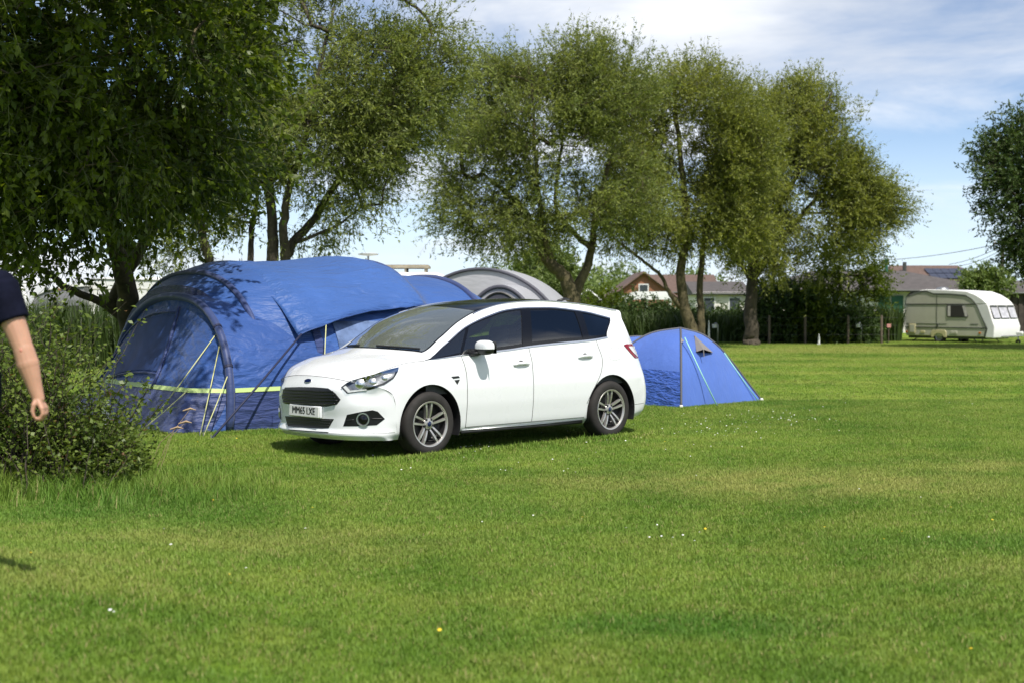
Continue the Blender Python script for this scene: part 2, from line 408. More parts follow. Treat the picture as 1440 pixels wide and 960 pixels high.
yl = [.85, .915, .935, .948, .95, .94, .925]            # half widths r0..r6
zl = [.20, .28, .41, .55, .68, .82, .95]                # heights r0..r6
def side(x, dy=0.0, dz=0.0, xs=None):
    return [((xs[i] if xs else x), yl[i] + dy, zl[i] + (dz if i > 3 else 0)) for i in range(7)]
cols = [
 # c0 bonnet edge and bumper seam
 [(-.44,.87,.205),(-.45,.92,.28),(-.46,.935,.40),(-.47,.935,.54),(-.50,.925,.67),(-.60,.875,.745),(-.70,.785,.775),(-.775,.63,.795),(-.835,.42,.825),(-.868,.2,.842),(-.876,0,.846)],
 # c1
 [(-.40,.87,.205),(-.40,.92,.28),(-.40,.937,.41),(-.40,.944,.55),(-.41,.944,.68),(-.44,.925,.80),(-.475,.885,.885),(-.53,.79,.915),(-.58,.58,.945),(-.62,.29,.97),(-.63,0,.978)],
 # c2
 side(-.26)[:6] + [(-.26,.905,.93),(-.28,.835,.985),(-.31,.64,1.022),(-.34,.33,1.05),(-.36,0,1.06)],
 # c3 windscreen foot
 side(-.02)[:6] + [(-.02,.915,.94),(-.03,.885,1.012),(-.022,.877,1.022),(.06,.72,1.088),(-.15,0,1.125)],
 # c4
 side(.22)[:6] + [(.22,.92,.945),(.22,.893,1.032),(.285,.822,1.158),(.33,.712,1.238),(.14,0,1.285)],
 # c5 front door leading edge
 side(.51)[:6] + [(.49,.925,.95),(.47,.895,1.052),(.69,.735,1.355),(.64,.675,1.412),(.49,0,1.455)],
 # c6 windscreen head
 side(.86) + [(.85,.893,1.074),(1.05,.70,1.466),(1.02,.60,1.535),(.93,0,1.588)],
 # c7
 side(1.2) + [(1.2,.892,1.094),(1.36,.682,1.532),(1.36,.575,1.598),(1.31,0,1.634)],
 # c8 between the doors
 side(1.52) + [(1.50,.89,1.12),(1.66,.677,1.555),(1.66,.565,1.624),(1.65,0,1.655)],
 # c9
 side(1.98) + [(1.96,.888,1.146),(2.02,.676,1.558),(2.02,.56,1.634),(2.02,0,1.665)],
 # c10 rear of the rear door glass
 side(2.3, xs=[2.30,2.30,2.32,2.36,2.42,2.44,2.45]) + [(2.46,.885,1.168),(2.52,.674,1.52),(2.52,.558,1.611),(2.52,0,1.648)],
 # c11 rear door trailing edge
 side(2.4, xs=[2.39,2.39,2.41,2.48,2.58,2.67,2.70]) + [(2.64,.88,1.18),(2.74,.67,1.494),(2.74,.555,1.594),(2.74,0,1.632)],
 # c12
 side(2.85) + [(2.74,.876,1.19),(2.96,.662,1.456),(2.96,.55,1.57),(2.96,0,1.612)],
 # c13 rear end of the side glass
 side(3.08) + [(2.84,.872,1.20),(3.12,.665,1.425),(3.14,.55,1.548),(3.16,0,1.59)],
 # c14
 side(3.28, -.012) + [(3.16,.845,1.215),(3.25,.665,1.40),(3.28,.55,1.525),(3.34,0,1.568)],
 # c15 rear corner
 [(3.46,.84,.24),(3.48,.885,.31),(3.50,.90,.42),(3.51,.895,.56),(3.50,.885,.70),(3.45,.875,.84),(3.40,.86,.98),(3.34,.80,1.17),(3.34,.67,1.40),(3.40,.57,1.515),(3.50,0,1.553)],
 # c16 tail outline
 [(3.66,.64,.27),(3.70,.69,.34),(3.74,.70,.44),(3.75,.70,.56),(3.71,.69,.70),(3.66,.68,.85),(3.61,.66,1.0),(3.53,.63,1.16),(3.40,.62,1.375),(3.43,.56,1.485),(3.55,0,1.528)],
]
near = np.array(cols, float)                      # col, ring, 3
near[:, :, 1] *= -1
far = near.copy(); far[:, :, 1] *= -1
CG = np.concatenate([near, far[:, 9::-1]], axis=1).swapaxes(0, 1)     # 21 rings, 17 cols
NR, NC = 8, 9
rs = np.linspace(0, 20, 20 * NR + 1); ts = np.linspace(0, 16, 16 * NC + 1)
G = surf(CG, rs, ts)
def cs(r, t): return surf(CG, [r], [t])[0, 0]
WH = [(0.0, .345), (2.849, .345)]
ARCH_R = .418
def arch_cut(V, F):
    V = V.copy(); F = np.asarray(F)
    for xc, zc in WH:
        cen = V[F].mean(1)
        ins = ((cen[:, 0] - xc) ** 2 + (cen[:, 2] - zc) ** 2 < ARCH_R ** 2) & (np.abs(cen[:, 1]) > .55)
        used_in = np.unique(F[ins]); keep = F[~ins]; used_k = np.unique(keep)
        b = np.intersect1d(used_in, used_k)
        d = V[b][:, [0, 2]] - (xc, zc); L = np.linalg.norm(d, axis=1, keepdims=True)
        q = (xc, zc) + d / L * ARCH_R
        V[b, 0] = q[:, 0]; V[b, 2] = q[:, 1]
        F = keep
    return V, F
# ---- split the skin into parts by ring and column spans
def cells(r0, r1, t0, t1):
    i = np.arange(int(r0 * NR), int(r1 * NR)); j = np.arange(int(t0 * NC), int(t1 * NC))
    I, J = np.meshgrid(i, j, indexing='ij'); return np.stack([I.ravel(), J.ravel()], 1)
owner = np.zeros((20 * NR, 16 * NC), int)
def own(k, *spans):
    for sp in spans:
        c_ = cells(*sp); owner[c_[:, 0], c_[:, 1]] = k
own(1, (7, 13, 0, 3))                                             # bonnet
own(2, (9, 11, 3, 6))                                             # windscreen
own(3, (9, 11, 6, 10))                                            # roof glass
own(4, (1, 7, 5, 8)); own(5, (1, 7, 8, 11)); own(6, (13, 19, 5, 8)); own(7, (13, 19, 8, 11))   # doors
own(8, (7, 8, 3, 5)); own(15, (12, 13, 3, 5))                              # front quarter glass
own(9, (7, 8, 5, 8)); own(10, (7, 8, 8, 10), ); own(11, (7, 8, 10, 13))
own(12, (12, 13, 5, 8)); own(13, (12, 13, 8, 10)); own(14, (12, 13, 10, 13))
nT = len(ts)
def skin(k):
    ij = np.argwhere(owner == k); a = ij[:, 0] * nT + ij[:, 1]
    F = np.stack([a, a + 1, a + nT + 1, a + nT], 1); V = G.reshape(-1, 3)
    V, F = arch_cut(V, F)
    u, inv = np.unique(F, return_inverse=True)
    return V[u], inv.reshape(F.shape)
def skin_obj(k, name, m, parent=car, solid=0.0):
    V, F = skin(k); me = fast_mesh(name, V, F); return finish(name, me, m, parent, smooth=True, angle=50)
# fascia
def L3(a, b, t): return tuple(np.array(a) * (1 - t) + np.array(b) * t)
n0 = near[0]                                                       # 11 rings
fk = [10, 9, 8, 7, 6, 5, 4]
yk = [0, .24, .46, .66, .80, .885, .925]
def nose(y): return -.935 + .045 * (y / .5) ** 2 * 1 + .30 * max(0, (y - .45) / .5) ** 2.2
frows = []
for zi, (zc_, dx) in enumerate([(.205, .05), (.265, -.012), (.33, .012), (.43, .012), (.56, .0), (.70, .004)]):
    row = []
    for q, y in enumerate(yk[:-1]):
        row.append((nose(y) + dx, -y, zc_))
    e = [n0[0], n0[1], L3(n0[1], n0[2], .45), n0[2], n0[3], L3(n0[3], n0[4], .6)][zi]
    row.append(tuple(e)); frows.append(row)
frows.append([tuple(n0[q]) for q in fk])
for q in (3, 4): frows[5][q] = tuple(np.array(frows[5][q]) + (.012, 0, -.035))
fr = np.array(frows); frm = fr[:, ::-1].copy(); frm = np.concatenate([fr[:, ::-1], (fr * (1, -1, 1))[:, 1:]], 1)
FG = surf(frm, np.linspace(0, 6, 49), np.linspace(0, 12, 97))
# tail cap
t0 = near[16]; tail = []
for q in np.linspace(-1, 1, 9):
    tail.append([(p[0] + (.10 if i < 8 else .05) * (1 - q * q), p[1] * -q if i < 10 else 0, p[2]) for i, p in enumerate(t0)])
tail = np.array(tail)
TG = surf(tail, np.linspace(0, 8, 33), np.linspace(0, 10, 61))

body_b = MB()
V, F = skin(0); body = finish('body', fast_mesh('body', V, F), M['paint'], car, smooth=True, angle=50)
bump = MB().grid(FG).build('front_bumper', M['paint'], car, smooth=True)
tailg = MB().grid(TG).build('tailgate', M['paint'], car, smooth=True)
bonnet = skin_obj(1, 'bonnet', M['paint'])
skin_obj(2, 'windscreen', M['glass_ws']); skin_obj(3, 'roof_glass', M['gloss_black'])
doors = {k: skin_obj(k, 'door', M['paint']) for k in (4, 5, 6, 7)}
skin_obj(8, 'quarter_window', M['glass_side']); skin_obj(15, 'quarter_window', M['glass_side'])
for k, d, m in ((9, 4, 'glass_side'), (10, 5, 'glass_tint'), (12, 6, 'glass_side'), (13, 7, 'glass_tint')): skin_obj(k, 'window', M[m], doors[d])
skin_obj(11, 'quarter_window', M['glass_tint']); skin_obj(14, 'quarter_window', M['glass_tint'])
# interior lining
lin = G.copy(); lin[:, :, 1] *= .93; lin[:, :, 2] -= .03
LF = [(i * nT + j, i * nT + j + 1, (i + 1) * nT + j + 1, (i + 1) * nT + j) for i in range(0, 20 * NR, 4) for j in range(0, 16 * NC, 3)]
mb = MB(); sub = lin[::4, ::3]
a_, b_ = sub.shape[:2]
keep = []
for i in range(a_ - 1):
    for j in range(b_ - 1):
        r_, t_ = i * 4 / NR, j * 3 / NC
        if t_ < 3 or t_ > 15: continue
        if (7 <= r_ < 8 or 12 <= r_ < 13) and t_ < 13: continue
        if 9 <= r_ < 11 and t_ < 6: continue
        if r_ < 4 or r_ >= 16: continue
        keep.append((i * b_ + j, i * b_ + j + 1, (i + 1) * b_ + j + 1, (i + 1) * b_ + j))
low = [q for q in keep if (q[0] // b_) * 4 / NR < 7 or (q[0] // b_) * 4 / NR >= 13]; top = [q for q in keep if q not in set(low)]
mb.add(sub.reshape(-1, 3), low).build('door_lining', M['interior'], car, smooth=True)
MB().add(sub.reshape(-1, 3), top).build('headlining', M['headliner'], car, smooth=True)
# floor pan and inner arches
fl = MB()
pl = [(-.75, .55), (-.42, .60), (.44, .60), (.46, .86), (2.40, .86), (2.42, .58), (3.28, .58), (3.30, .80), (3.55, .6)]
poly = [(x, -y, .215) for x, y in pl] + [(x, y, .215) for x, y in pl[::-1]]
fl.prism(poly, (0, 0, .02)).build('floor_pan', M['black_plastic'], car)
for xc, zc in WH:
    for sg in (-1, 1):
        wl = MB()
        an = np.linspace(-.35, math.pi + .35, 33)
        rows = [[(xc + ARCH_R * k * math.cos(a), sg * y, zc + ARCH_R * k * math.sin(a)) for a in an] for y, k in ((.945, 1.0), (.93, .985), (.6, .985))]
        wl.grid(rows)
        inner = [(xc + ARCH_R * math.cos(a), sg * .6, zc + ARCH_R * math.sin(a)) for a in an]
        wl.add([(xc, sg * .6, zc - .12)] + inner, [(0, i + 1, i + 2) for i in range(len(inner) - 1)])
        wl.build('wheel_arch', M['black_plastic'], car, smooth=True, angle=40)
# seats, dash, wheel
def seat(x, y, wide=.5):
    st = MB()
    st.box((x + .02, y, .52), (.52, wide, .18), Matrix.Rotation(R(-8), 3, 'Y'))
    st.box((x + .36, y, .86), (.15, wide, .62), Matrix.Rotation(R(16), 3, 'Y'), (1, .8))
    o = st.build('seat', M['interior'], car, bevel=.05)
    hb = MB().box((x + .47, y, 1.25), (.10, .26, .17), Matrix.Rotation(R(12), 3, 'Y')); hb.build('headrest', M['interior'], o, bevel=.03)
for x, y in ((1.05, -.38), (1.05, .38), (2.0, -.45), (2.0, 0.0), (2.0, .45)): seat(x, y, .5 if abs(y) == .38 else .42)
MB().grid([[(x, y, z - .05 * (y / .7) ** 2) for y in np.linspace(-.74, .74, 9)] for x, z in ((-.02, 1.03), (.2, 1.06), (.42, 1.05), (.55, .98), (.58, .75), (.60, .55))]).build('dashboard', M['dash'], car, smooth=True)
sw = MB(); sw.tube([(.70 + .06 * math.sin(a), .38 + .19 * math.cos(a), .97 + .17 * math.sin(a)) for a in np.linspace(0, 2 * math.pi, 25)], .016, 6)
sw.tube([(.55, .38, .93), (.70, .38, .97)], .04, 8); sw.build('steering_wheel', M['black_plastic'], car, smooth=True)
MB().box((.72, 0, 1.41), (.04, .24, .07)).build('rear_view_mirror', M['black_plastic'], car, bevel=.012)

# ---- strips that follow the skin
def strip(name, pts_rt, width, m, parent=car, off=.004, both=True, along='t'):
    """ribbon on the skin along (ring, column) points; width in param units across"""
    for mir in ((0, 1) if both else (0,)):
        rows = []
        for r, t in ([q for q in pts_rt if along == 'r' or q[0] > 8.5 or q[1] > 4.4] if mir else pts_rt):
            if along == 't': a, b = cs(r - width / 2, t), cs(r + width / 2, t)
            else: a, b = cs(r, t - width / 2), cs(r, t + width / 2)
            nrm = np.cross(b - a, cs(r, t + .05) - cs(r, t - .05) if along == 't' else cs(r + .05, t) - cs(r - .05, t))
            nrm /= (np.linalg.norm(nrm) + 1e-9)
            c_ = (a + b) / 2
            out = np.array((0, c_[1], .35 * abs(c_[1]))) if abs(c_[1]) > .2 else np.array((-.2, 0, 1.0))
            if nrm @ out < 0: nrm = -nrm
            rows.append([a - nrm * .002, a + nrm * off, b + nrm * off, b - nrm * .002])
        rows = np.array(rows)
        if mir: rows = rows * (1, -1, 1)
        MB().grid(rows).build(name, m, parent, smooth=True, angle=40)
lin_ = lambda a, b, n: list(np.linspace(a, b, n))
strip('belt_trim', [(7.0, t) for t in lin_(3.3, 13.05, 60)], .07, M['chrome'], off=.006)
strip('window_seal', [(7.10, t) for t in lin_(3.25, 12.95, 60)], .09, M['gloss_black'], off=.004)
strip('window_top_trim', [(8.0, t) for t in lin_(3.3, 13.05, 60)], .09, M['chrome'], off=.005)
strip('window_top_seal', [(7.92, t) for t in lin_(3.3, 12.95, 60)], .07, M['gloss_black'], off=.004)
strip('pillar_trim', [(r, 5.02) for r in lin_(7.05, 7.95, 12)], .13, M['gloss_black'], along='r')
strip('pillar_trim', [(r, 7.93) for r in lin_(7.05, 7.96, 12)], .46, M['gloss_black'], along='r', off=.006)
strip('pillar_trim', [(r, 10.05) for r in lin_(7.05, 7.96, 12)], .42, M['gloss_black'], along='r', off=.006)
strip('pillar_trim', [(r, 12.93) for r in lin_(7.05, 7.96, 12)], .16, M['gloss_black'], along='r')
strip('windscreen_border', [(9.03, t) for t in lin_(3.0, 6.0, 30)], .07, M['gloss_black'], off=.003)
strip('windscreen_border', [(r, 3.04) for r in lin_(9.0, 10.0, 16)], .10, M['gloss_black'], along='r', off=.003)
strip('windscreen_border', [(r, 5.93) for r in lin_(9.0, 10.0, 16)], .22, M['gloss_black'], along='r', off=.003)
strip('roof_trim', [(8.86, t) for t in lin_(5.6, 14.4, 50)], .12, M['chrome'], off=.012)

# ---- details found on the skin by looking along picture rays
allV = [tuple(p) for p in G.reshape(-1, 3)]; allF = [(i * nT + j, i * nT + j + 1, (i + 1) * nT + j + 1, (i + 1) * nT + j) for i in range(20 * NR) for j in range(16 * NC)]
o_ = len(allV); allV += [tuple(p) for p in FG.reshape(-1, 3)]; nb = FG.shape[1]
allF += [(o_ + i * nb + j, o_ + i * nb + j + 1, o_ + (i + 1) * nb + j + 1, o_ + (i + 1) * nb + j) for i in range(FG.shape[0] - 1) for j in range(nb - 1)]
o_ = len(allV); allV += [tuple(p) for p in TG.reshape(-1, 3)]; nb = TG.shape[1]
allF += [(o_ + i * nb + j, o_ + i * nb + j + 1, o_ + (i + 1) * nb + j + 1, o_ + (i + 1) * nb + j) for i in range(TG.shape[0] - 1) for j in range(nb - 1)]
BV = BVHTree.FromPolygons(allV, allF)
def hit(px, py, off=0.0):
    h = BV.ray_cast(CAR_CAM, car_ray(px, py))
    if h[0] is None: return None
    n = h[1] if h[1].dot(car_ray(px, py)) < 0 else -h[1]
    return h[0] + n * off
def zoom1(pts): return [(380 + a / 4, 410 + b / 4) for a, b in pts]
def zoom2(pts): return [(640 + a / 4, 410 + b / 4) for a, b in pts]
def zoomF(pts): return [(390 + a / 6.4, 480 + b / 6.4) for a, b in pts]
def resample(pts, step, closed=True):
    out = []; n = len(pts)
    for i in range(n if closed else n - 1):
        a, b = pts[i], pts[(i + 1) % n]; k = max(1, int(math.hypot(b[0] - a[0], b[1] - a[1]) / step))
        out += [(a[0] + (b[0] - a[0]) * j / k, a[1] + (b[1] - a[1]) * j / k) for j in range(k)]
    if not closed: out.append(pts[-1])
    return out
def inside(p, poly):
    c_ = False; n = len(poly)
    for i in range(n):
        (x0, y0), (x1, y1) = poly[i], poly[i - 1]
        if (y0 > p[1]) != (y1 > p[1]) and p[0] < (x1 - x0) * (p[1] - y0) / (y1 - y0) + x0: c_ = not c_
    return c_
def fill(poly, step):
    b = resample(poly, step); n = len(b)
    xs = [p[0] for p in b]; ys = [p[1] for p in b]
    inn = [(x, y) for x in np.arange(min(xs) + step / 2, max(xs), step) for y in np.arange(min(ys) + step / 2, max(ys), step) if inside((x, y), b) and min(math.hypot(x - q[0], y - q[1]) for q in b) > step * .45]
    r_ = delaunay_2d_cdt([Vector(p) for p in b + inn], [(i, (i + 1) % n) for i in range(n)], [], 1, 1e-6)
    return [tuple(p) for p in r_[0]], [tuple(f) for f in r_[2]], n
def skin_panel(name, poly, m, off=.004, step=1.6, parent=car, mirror=False, surface=None, rim=.01):
    P, Fc, _ = fill(poly, step)
    hs = [(surface or hit)(x, y, off) for x, y in P]
    Fc = [f for f in Fc if all(hs[i] is not None for i in f)]
    lab = list(range(len(P)))
    def root(i):
        while lab[i] != i: i = lab[i]
        return i
    for f in Fc:
        a = root(f[0])
        for i in f[1:]: lab[root(i)] = a
    gs = [root(f[0]) for f in Fc]; big = max(set(gs), key=gs.count); Fc = [f for f, g_ in zip(Fc, gs) if g_ == big]
    us_ = sorted({i for f in Fc for i in f}); mp = {i: k for k, i in enumerate(us_)}
    P = [P[i] for i in us_]; hs = [hs[i] for i in us_]; Fc = [tuple(mp[i] for i in f) for f in Fc]
    # edges that border the panel get a turned-in lip
    out = []
    for mir in ((0, 1) if mirror else (0,)):
        sg = -1 if mir else 1
        vs = [(p.x, p.y * sg, p.z) if p is not None else (0, 0, .5) for p in hs]
        mb = MB().add(vs, Fc)
        cnt = {}
        for f in Fc:
            for i in range(3):
                e = (f[i], f[(i + 1) % 3]); cnt[tuple(sorted(e))] = cnt.get(tuple(sorted(e)), 0) + 1
        be = [e for e, c_ in cnt.items() if c_ == 1]; vi = sorted({i for e in be for i in e})
        ins = {}
        for i in (vi if rim else []):
            p = (surface or hit)(P[i][0], P[i][1], off - rim)
            if p is not None: ins[i] = mb.n; mb.add([(p.x, p.y * sg, p.z)], [])
        mb.f += [(a, b, ins[b], ins[a]) for a, b in be if a in ins and b in ins]
        out.append(mb.build(name, m, parent, smooth=True, angle=35))
    return out
def seam(pts, parent=car, r=.0032, name='seam', m=None, mirror=True, step=2.0, off=-.0012):
    hs = [hit(x, y, off) for x, y in resample(pts, step, False)]; hs = [h for h in hs if h is not None]
    for sg in ((1, -1) if mirror else (1,)):
        MB().tube([(h.x, h.y * sg, h.z) for h in hs], r, 6).build(name, m or M['ink'], parent, smooth=True)
M['seam'] = mat('seam_grey', (.11, .11, .11), .7)
# doors and fuel flap outlines
sm = M['seam']
def rt_seam(pts, parent, r=.0042):
    for sg in (1, -1):
        MB().tube([(p[0], p[1] * sg, p[2]) for p in (cs(a, b) for a, b in pts)], r, 6).build('seam', sm, parent, smooth=True)
rt_seam([(r, 5) for r in lin_(1, 7, 30)], car); rt_seam([(r, 8) for r in lin_(1, 7, 30)], car); rt_seam([(r, 11) for r in lin_(2.2, 7, 30)], car)
rt_seam([(1, t) for t in lin_(5, 11, 40)], car)
rt_seam([(r, 0.03) for r in lin_(7, 10, 24)], bonnet); rt_seam([(7, t) for t in lin_(0.03, 3, 24)], bonnet)
seam(zoom2([(865, 330), (872, 318), (900, 312), (925, 318), (930, 345), (925, 378), (900, 386), (872, 380), (865, 355), (865, 330)]), name='fuel_flap', m=sm, mirror=False, r=.0022)
seam(zoom2([(998, 634), (1040, 628), (1078, 622)]), m=sm, name='bumper_seam', mirror=False)
# grille
M['grille'] = mat('grille_black', (.008, .008, .009), .35)
gr = skin_panel('grille', zoomF([(70, 414), (200, 410), (330, 412), (455, 422), (520, 465), (566, 520), (535, 560), (440, 580), (300, 578), (150, 568), (60, 548), (42, 500), (52, 440)]), M['grille'], .004, 1.5)[0]
for k in range(5):
    yy = 440 + k * 27
    seam(zoomF([(60 - (8 if k in (2,) else 0), yy - 8), (160, yy - 1), (300, yy + 4), (430, yy + 8), (505 + (k * 12 if k < 4 else 24), yy + 9)]), gr, .009, 'grille_bar', M['gloss_black'], False, off=.010)
seam(zoomF([(70, 414), (200, 410), (330, 412), (455, 422), (520, 465), (566, 520), (535, 560), (440, 580), (300, 578), (150, 568), (60, 548)]), gr, .006, 'grille_surround', M['dark_metal'], False)
lg = skin_panel('lower_intake', zoomF([(72, 668), (200, 672), (330, 684), (400, 690), (510, 694), (462, 776), (400, 780), (250, 772), (96, 760)]), M['grille'], .004, 1.5)[0]
for k in range(3): seam(zoomF([(88, 690 + k * 24), (250, 698 + k * 25), (490 - k * 10, 712 + k * 22)]), lg, .006, 'grille_bar', M['black_plastic'], False, off=.006)
seam(zoomF([(95, 790), (250, 802), (460, 815)]), car, .006, 'lip_slot', M['ink'], False)
seam(zoom1([(75, 778), (200, 790), (400, 798), (600, 796), (702, 790)]), car, .003, 'lip_line', sm, False)
fg = skin_panel('fog_lamp_recess', zoom1([(432, 690), (500, 676), (575, 664), (605, 672), (645, 713), (600, 748), (500, 754), (411, 754)]), M['grille'], .003, 1.5, mirror=True)
fc = hit(380 + 523 / 4, 410 + 717 / 4)
fd = Vector((-.80, -.60, 0)).normalized()
for sg, o in ((1, fg[0]), (-1, fg[1])):
    rm = Vector((fd.x, fd.y * sg, 0)).to_track_quat('Y', 'Z').to_matrix()
    b_ = MB().lathe([(.058, .0), (.068, .004), (.068, .018), (.058, .018), (.05, .004)], 28); b_.v = [tuple(Vector((fc.x, fc.y * sg, fc.z)) + rm @ Vector(p)) for p in b_.v]
    b_.build('fog_lamp_ring', M['chrome'], o, smooth=True, angle=40)
    b_ = MB().lathe([(.0, .018), (.03, .015), (.05, .006)], 24); b_.v = [tuple(Vector((fc.x, fc.y * sg, fc.z)) + rm @ Vector(p)) for p in b_.v]
    b_.build('fog_lamp', M['gloss_black'], o, smooth=True)
    b_ = MB()
    for dz in (-.028, .0, .028):
        pass
seam(zoom1([(430, 722), (470, 718)]), fg[0], .006, 'fin', M['black_plastic'], False, off=.004)
seam(zoom1([(570, 712), (632, 712)]), fg[0], .008, 'fin', M['black_plastic'], False, off=.004)
# headlights
hl_poly = zoom1([(401, 540), (440, 512), (520, 488), (600, 467), (680, 441), (723, 431), (718, 448), (690, 490), (640, 524), (560, 548), (480, 564), (432, 571)])
M['lamp_inner'] = mat('lamp_inner', (.30, .30, .31), .25, metal=.7, var=.3, vscale=25)
hl = skin_panel('headlight', hl_poly, M['gloss_black'], .003, 1.5, mirror=True)
inn = skin_panel('reflector', zoom1([(425, 540), (470, 516), (560, 500), (640, 468), (708, 442), (690, 478), (630, 516), (545, 540), (450, 556)]), M['lamp_inner'], .010, 1.5, parent=hl[0])[0]
drl = skin_panel('light_strip', zoom1([(412, 538), (428, 530), (452, 556), (540, 545), (545, 552), (440, 567)]), M['plate'], .013, 1.5, parent=hl[0])
for (a, b, rr) in ((508, 520, .055), (575, 512, .045), (640, 488, .035)):
    p = hit(380 + a / 4, 410 + b / 4, .008)
    bb = MB(); rm = fd.to_track_quat('Z', 'Y').to_matrix()
    bb.lathe([(.0, rr * .45), (rr * .4, rr * .4), (rr * .72, rr * .22), (rr, .0)], 20, 'z'); bb.v = [tuple(p + rm @ Vector(q)) for q in bb.v]
    bb.build('lamp', M['chrome'], hl[0], smooth=True)
skin_panel('lens_cover', hl_poly, M['lens'], .022, 1.5, parent=hl[0], rim=.02)
# tail lamp
tl = skin_panel('tail_light', zoom2([(946, 300), (962, 294), (1032, 296), (1045, 330), (1049, 366), (1012, 373), (985, 345)]), M['red_lens'], .006, 1.3, mirror=True, rim=None)
M['clear_lamp'] = mat('clear_lamp', (.62, .62, .62), .15, coat=.5)
skin_panel('reversing_light', zoom2([(972, 309), (1026, 307), (1040, 356), (1018, 362), (995, 338)]), M['clear_lamp'], .011, 1.3, parent=tl[0], rim=None)
# side vent badge
skin_panel('vent_badge', zoom1([(1018, 476), (1058, 472), (1066, 482), (1030, 488)]), M['ink'], .004, 1.0)
skin_panel('vent_badge', zoom1([(1036, 496), (1066, 492), (1052, 520)]), M['ink'], .004, 1.0)
# nose badge
def badge(parent, c_, nrm, a, b, name='badge'):
    rm = Matrix((Vector((0, 1, 0)), nrm.cross(Vector((0, 1, 0))), nrm)).transposed()
    for nm, k, h_, m in ((name, 1.0, .006, M['chrome']), ('badge_face', .86, .009, M['blue_badge'])):
        mb = MB(); q = [(a * k * math.cos(t), b * k * math.sin(t)) for t in np.linspace(0, 2 * math.pi, 25)[:-1]]
        vs = [c_ + rm @ Vector((x, y, 0)) for x, y in q]; mb.prism(vs, nrm * h_)
        o = mb.build(nm, m, parent, bevel=.002); parent = o
    return o
def text_mesh(body_, size, extrude=.001):
    cu = bpy.data.curves.new('t', 'FONT'); cu.body = body_; cu.size = size; cu.extrude = extrude; cu.align_x = 'CENTER'; cu.align_y = 'CENTER'
    o = bpy.data.objects.new('t', cu); C.objects.link(o)
    dg = bpy.context.evaluated_depsgraph_get(); me = bpy.data.meshes.new_from_object(o.evaluated_get(dg))
    bpy.data.objects.remove(o); bpy.data.curves.remove(cu); return me
def place_text(name, s_, size, M4, m, parent, sx=1.0, weight=0.0):
    me = text_mesh(s_, size); me.transform(M4 @ Matrix.Diagonal((sx, 1, 1, 1)))
    return finish(name, me, m, parent)
bp_ = hit(380 + 217 / 4, 410 + 500 / 4)
bn = Vector((-.80, 0, .60)).normalized()
badge(car, Vector((bp_.x, 0, bp_.z)), bn, .062, .026)
# number plate
pc = Vector((-.952, 0, .482)); pm = Matrix.Rotation(R(4), 3, 'Y')
plate = MB().box(pc, (.012, .52, .111), pm).build('number_plate', M['plate'], car, bevel=.003)
T4 = Matrix.Translation(pc + Vector((-.0075, 0, .002))) @ Matrix(((0, 0, -1, 0), (-1, 0, 0, 0), (0, 1, 0, 0), (0, 0, 0, 1)))
for dx in (-.0022, .0022): place_text('plate_letters', 'MM65 LXE', .108, T4 @ Matrix.Translation((dx, 0, 0)), M['ink'], plate, .83)
MB().box(pc + Vector((.02, 0, 0)), (.03, .56, .125), pm).build('plate_holder', M['paint'], car, bevel=.01)
# wheels
def wheel(xc, sg, steer=0.0):
    base = MB().lathe([(.0, .0), (.10, .0), (.15, .0), (.15, .03), (.0, .03)], 32).build('wheel', M['dark_metal'], car, smooth=True, angle=40)
    base.location = (xc, sg * .835, .345); base.rotation_euler = (0, 0, 0 if sg < 0 else math.pi)
    # outward is -y in wheel space
    MB().lathe([(.225, -.088), (.242, -.10), (.262, -.108), (.298, -.108), (.322, -.098), (.338, -.078), (.345, -.045), (.346, 0), (.345, .045), (.338, .085), (.30, .11), (.23, .10)], 64).build('tyre', M['rubber'], base, smooth=True)
    MB().lathe([(.244, -.098), (.240, -.104), (.228, -.102), (.221, -.090), (.219, -.082)], 64).build('rim', M['alloy'], base, smooth=True, angle=50)
    MB().lathe([(.2195, -.083), (.214, -.05), (.205, .02), (.12, .03), (.0, .03)], 48).build('inner_barrel', M['black_plastic'], base, smooth=True)
    for k in range(5):
        a0 = math.pi / 2 + k * 2 * math.pi / 5 + .05
        for d in (-1, 1):
            sp = MB()
            a1 = a0 + d * .175
            p0 = Vector((.048 * math.cos(a0 + d * .42), -.058, .048 * math.sin(a0 + d * .42))); p1 = Vector((.229 * math.cos(a1), -.088, .229 * math.sin(a1)))
            tn = (p1 - p0).normalized(); sd = tn.cross(Vector((0, 1, 0))).normalized(); out = Vector((0, -1, 0))
            prof = [(-.5, -1.0), (-.42, 0), (.42, 0), (.5, -1.0)]
            rows = []
            for q in np.linspace(0, 1, 5):
                c_ = p0.lerp(p1, q) + out * (.010 * math.sin(q * math.pi)); wd = .021 + .006 * q
                rows.append([c_ + sd * (wd * a) + out * (.035 * b) for a, b in prof])
            sp.grid(rows); sp.build('spoke', M['alloy'], base)
    MB().lathe([(.062, -.055), (.058, -.070), (.036, -.074), (.034, -.080), (.0, -.082)], 28).build('hub', M['alloy'], base, smooth=True, angle=40)
    MB().lathe([(.030, -.079), (.026, -.0845), (.0, -.0855)], 24).build('hub_cap', M['blue_badge'], base, smooth=True)
    for k in range(5):
        a = math.pi / 2 + k * 2 * math.pi / 5 + math.pi / 5
        MB().lathe([(.011, -.055), (.011, -.078), (.0, -.08)], 8, c=(.056 * math.cos(a), 0, .056 * math.sin(a))).build('wheel_nut', M['dark_metal'], base)
for xc in (0.0, 2.849):
    for sg in (-1, 1): wheel(xc, sg)
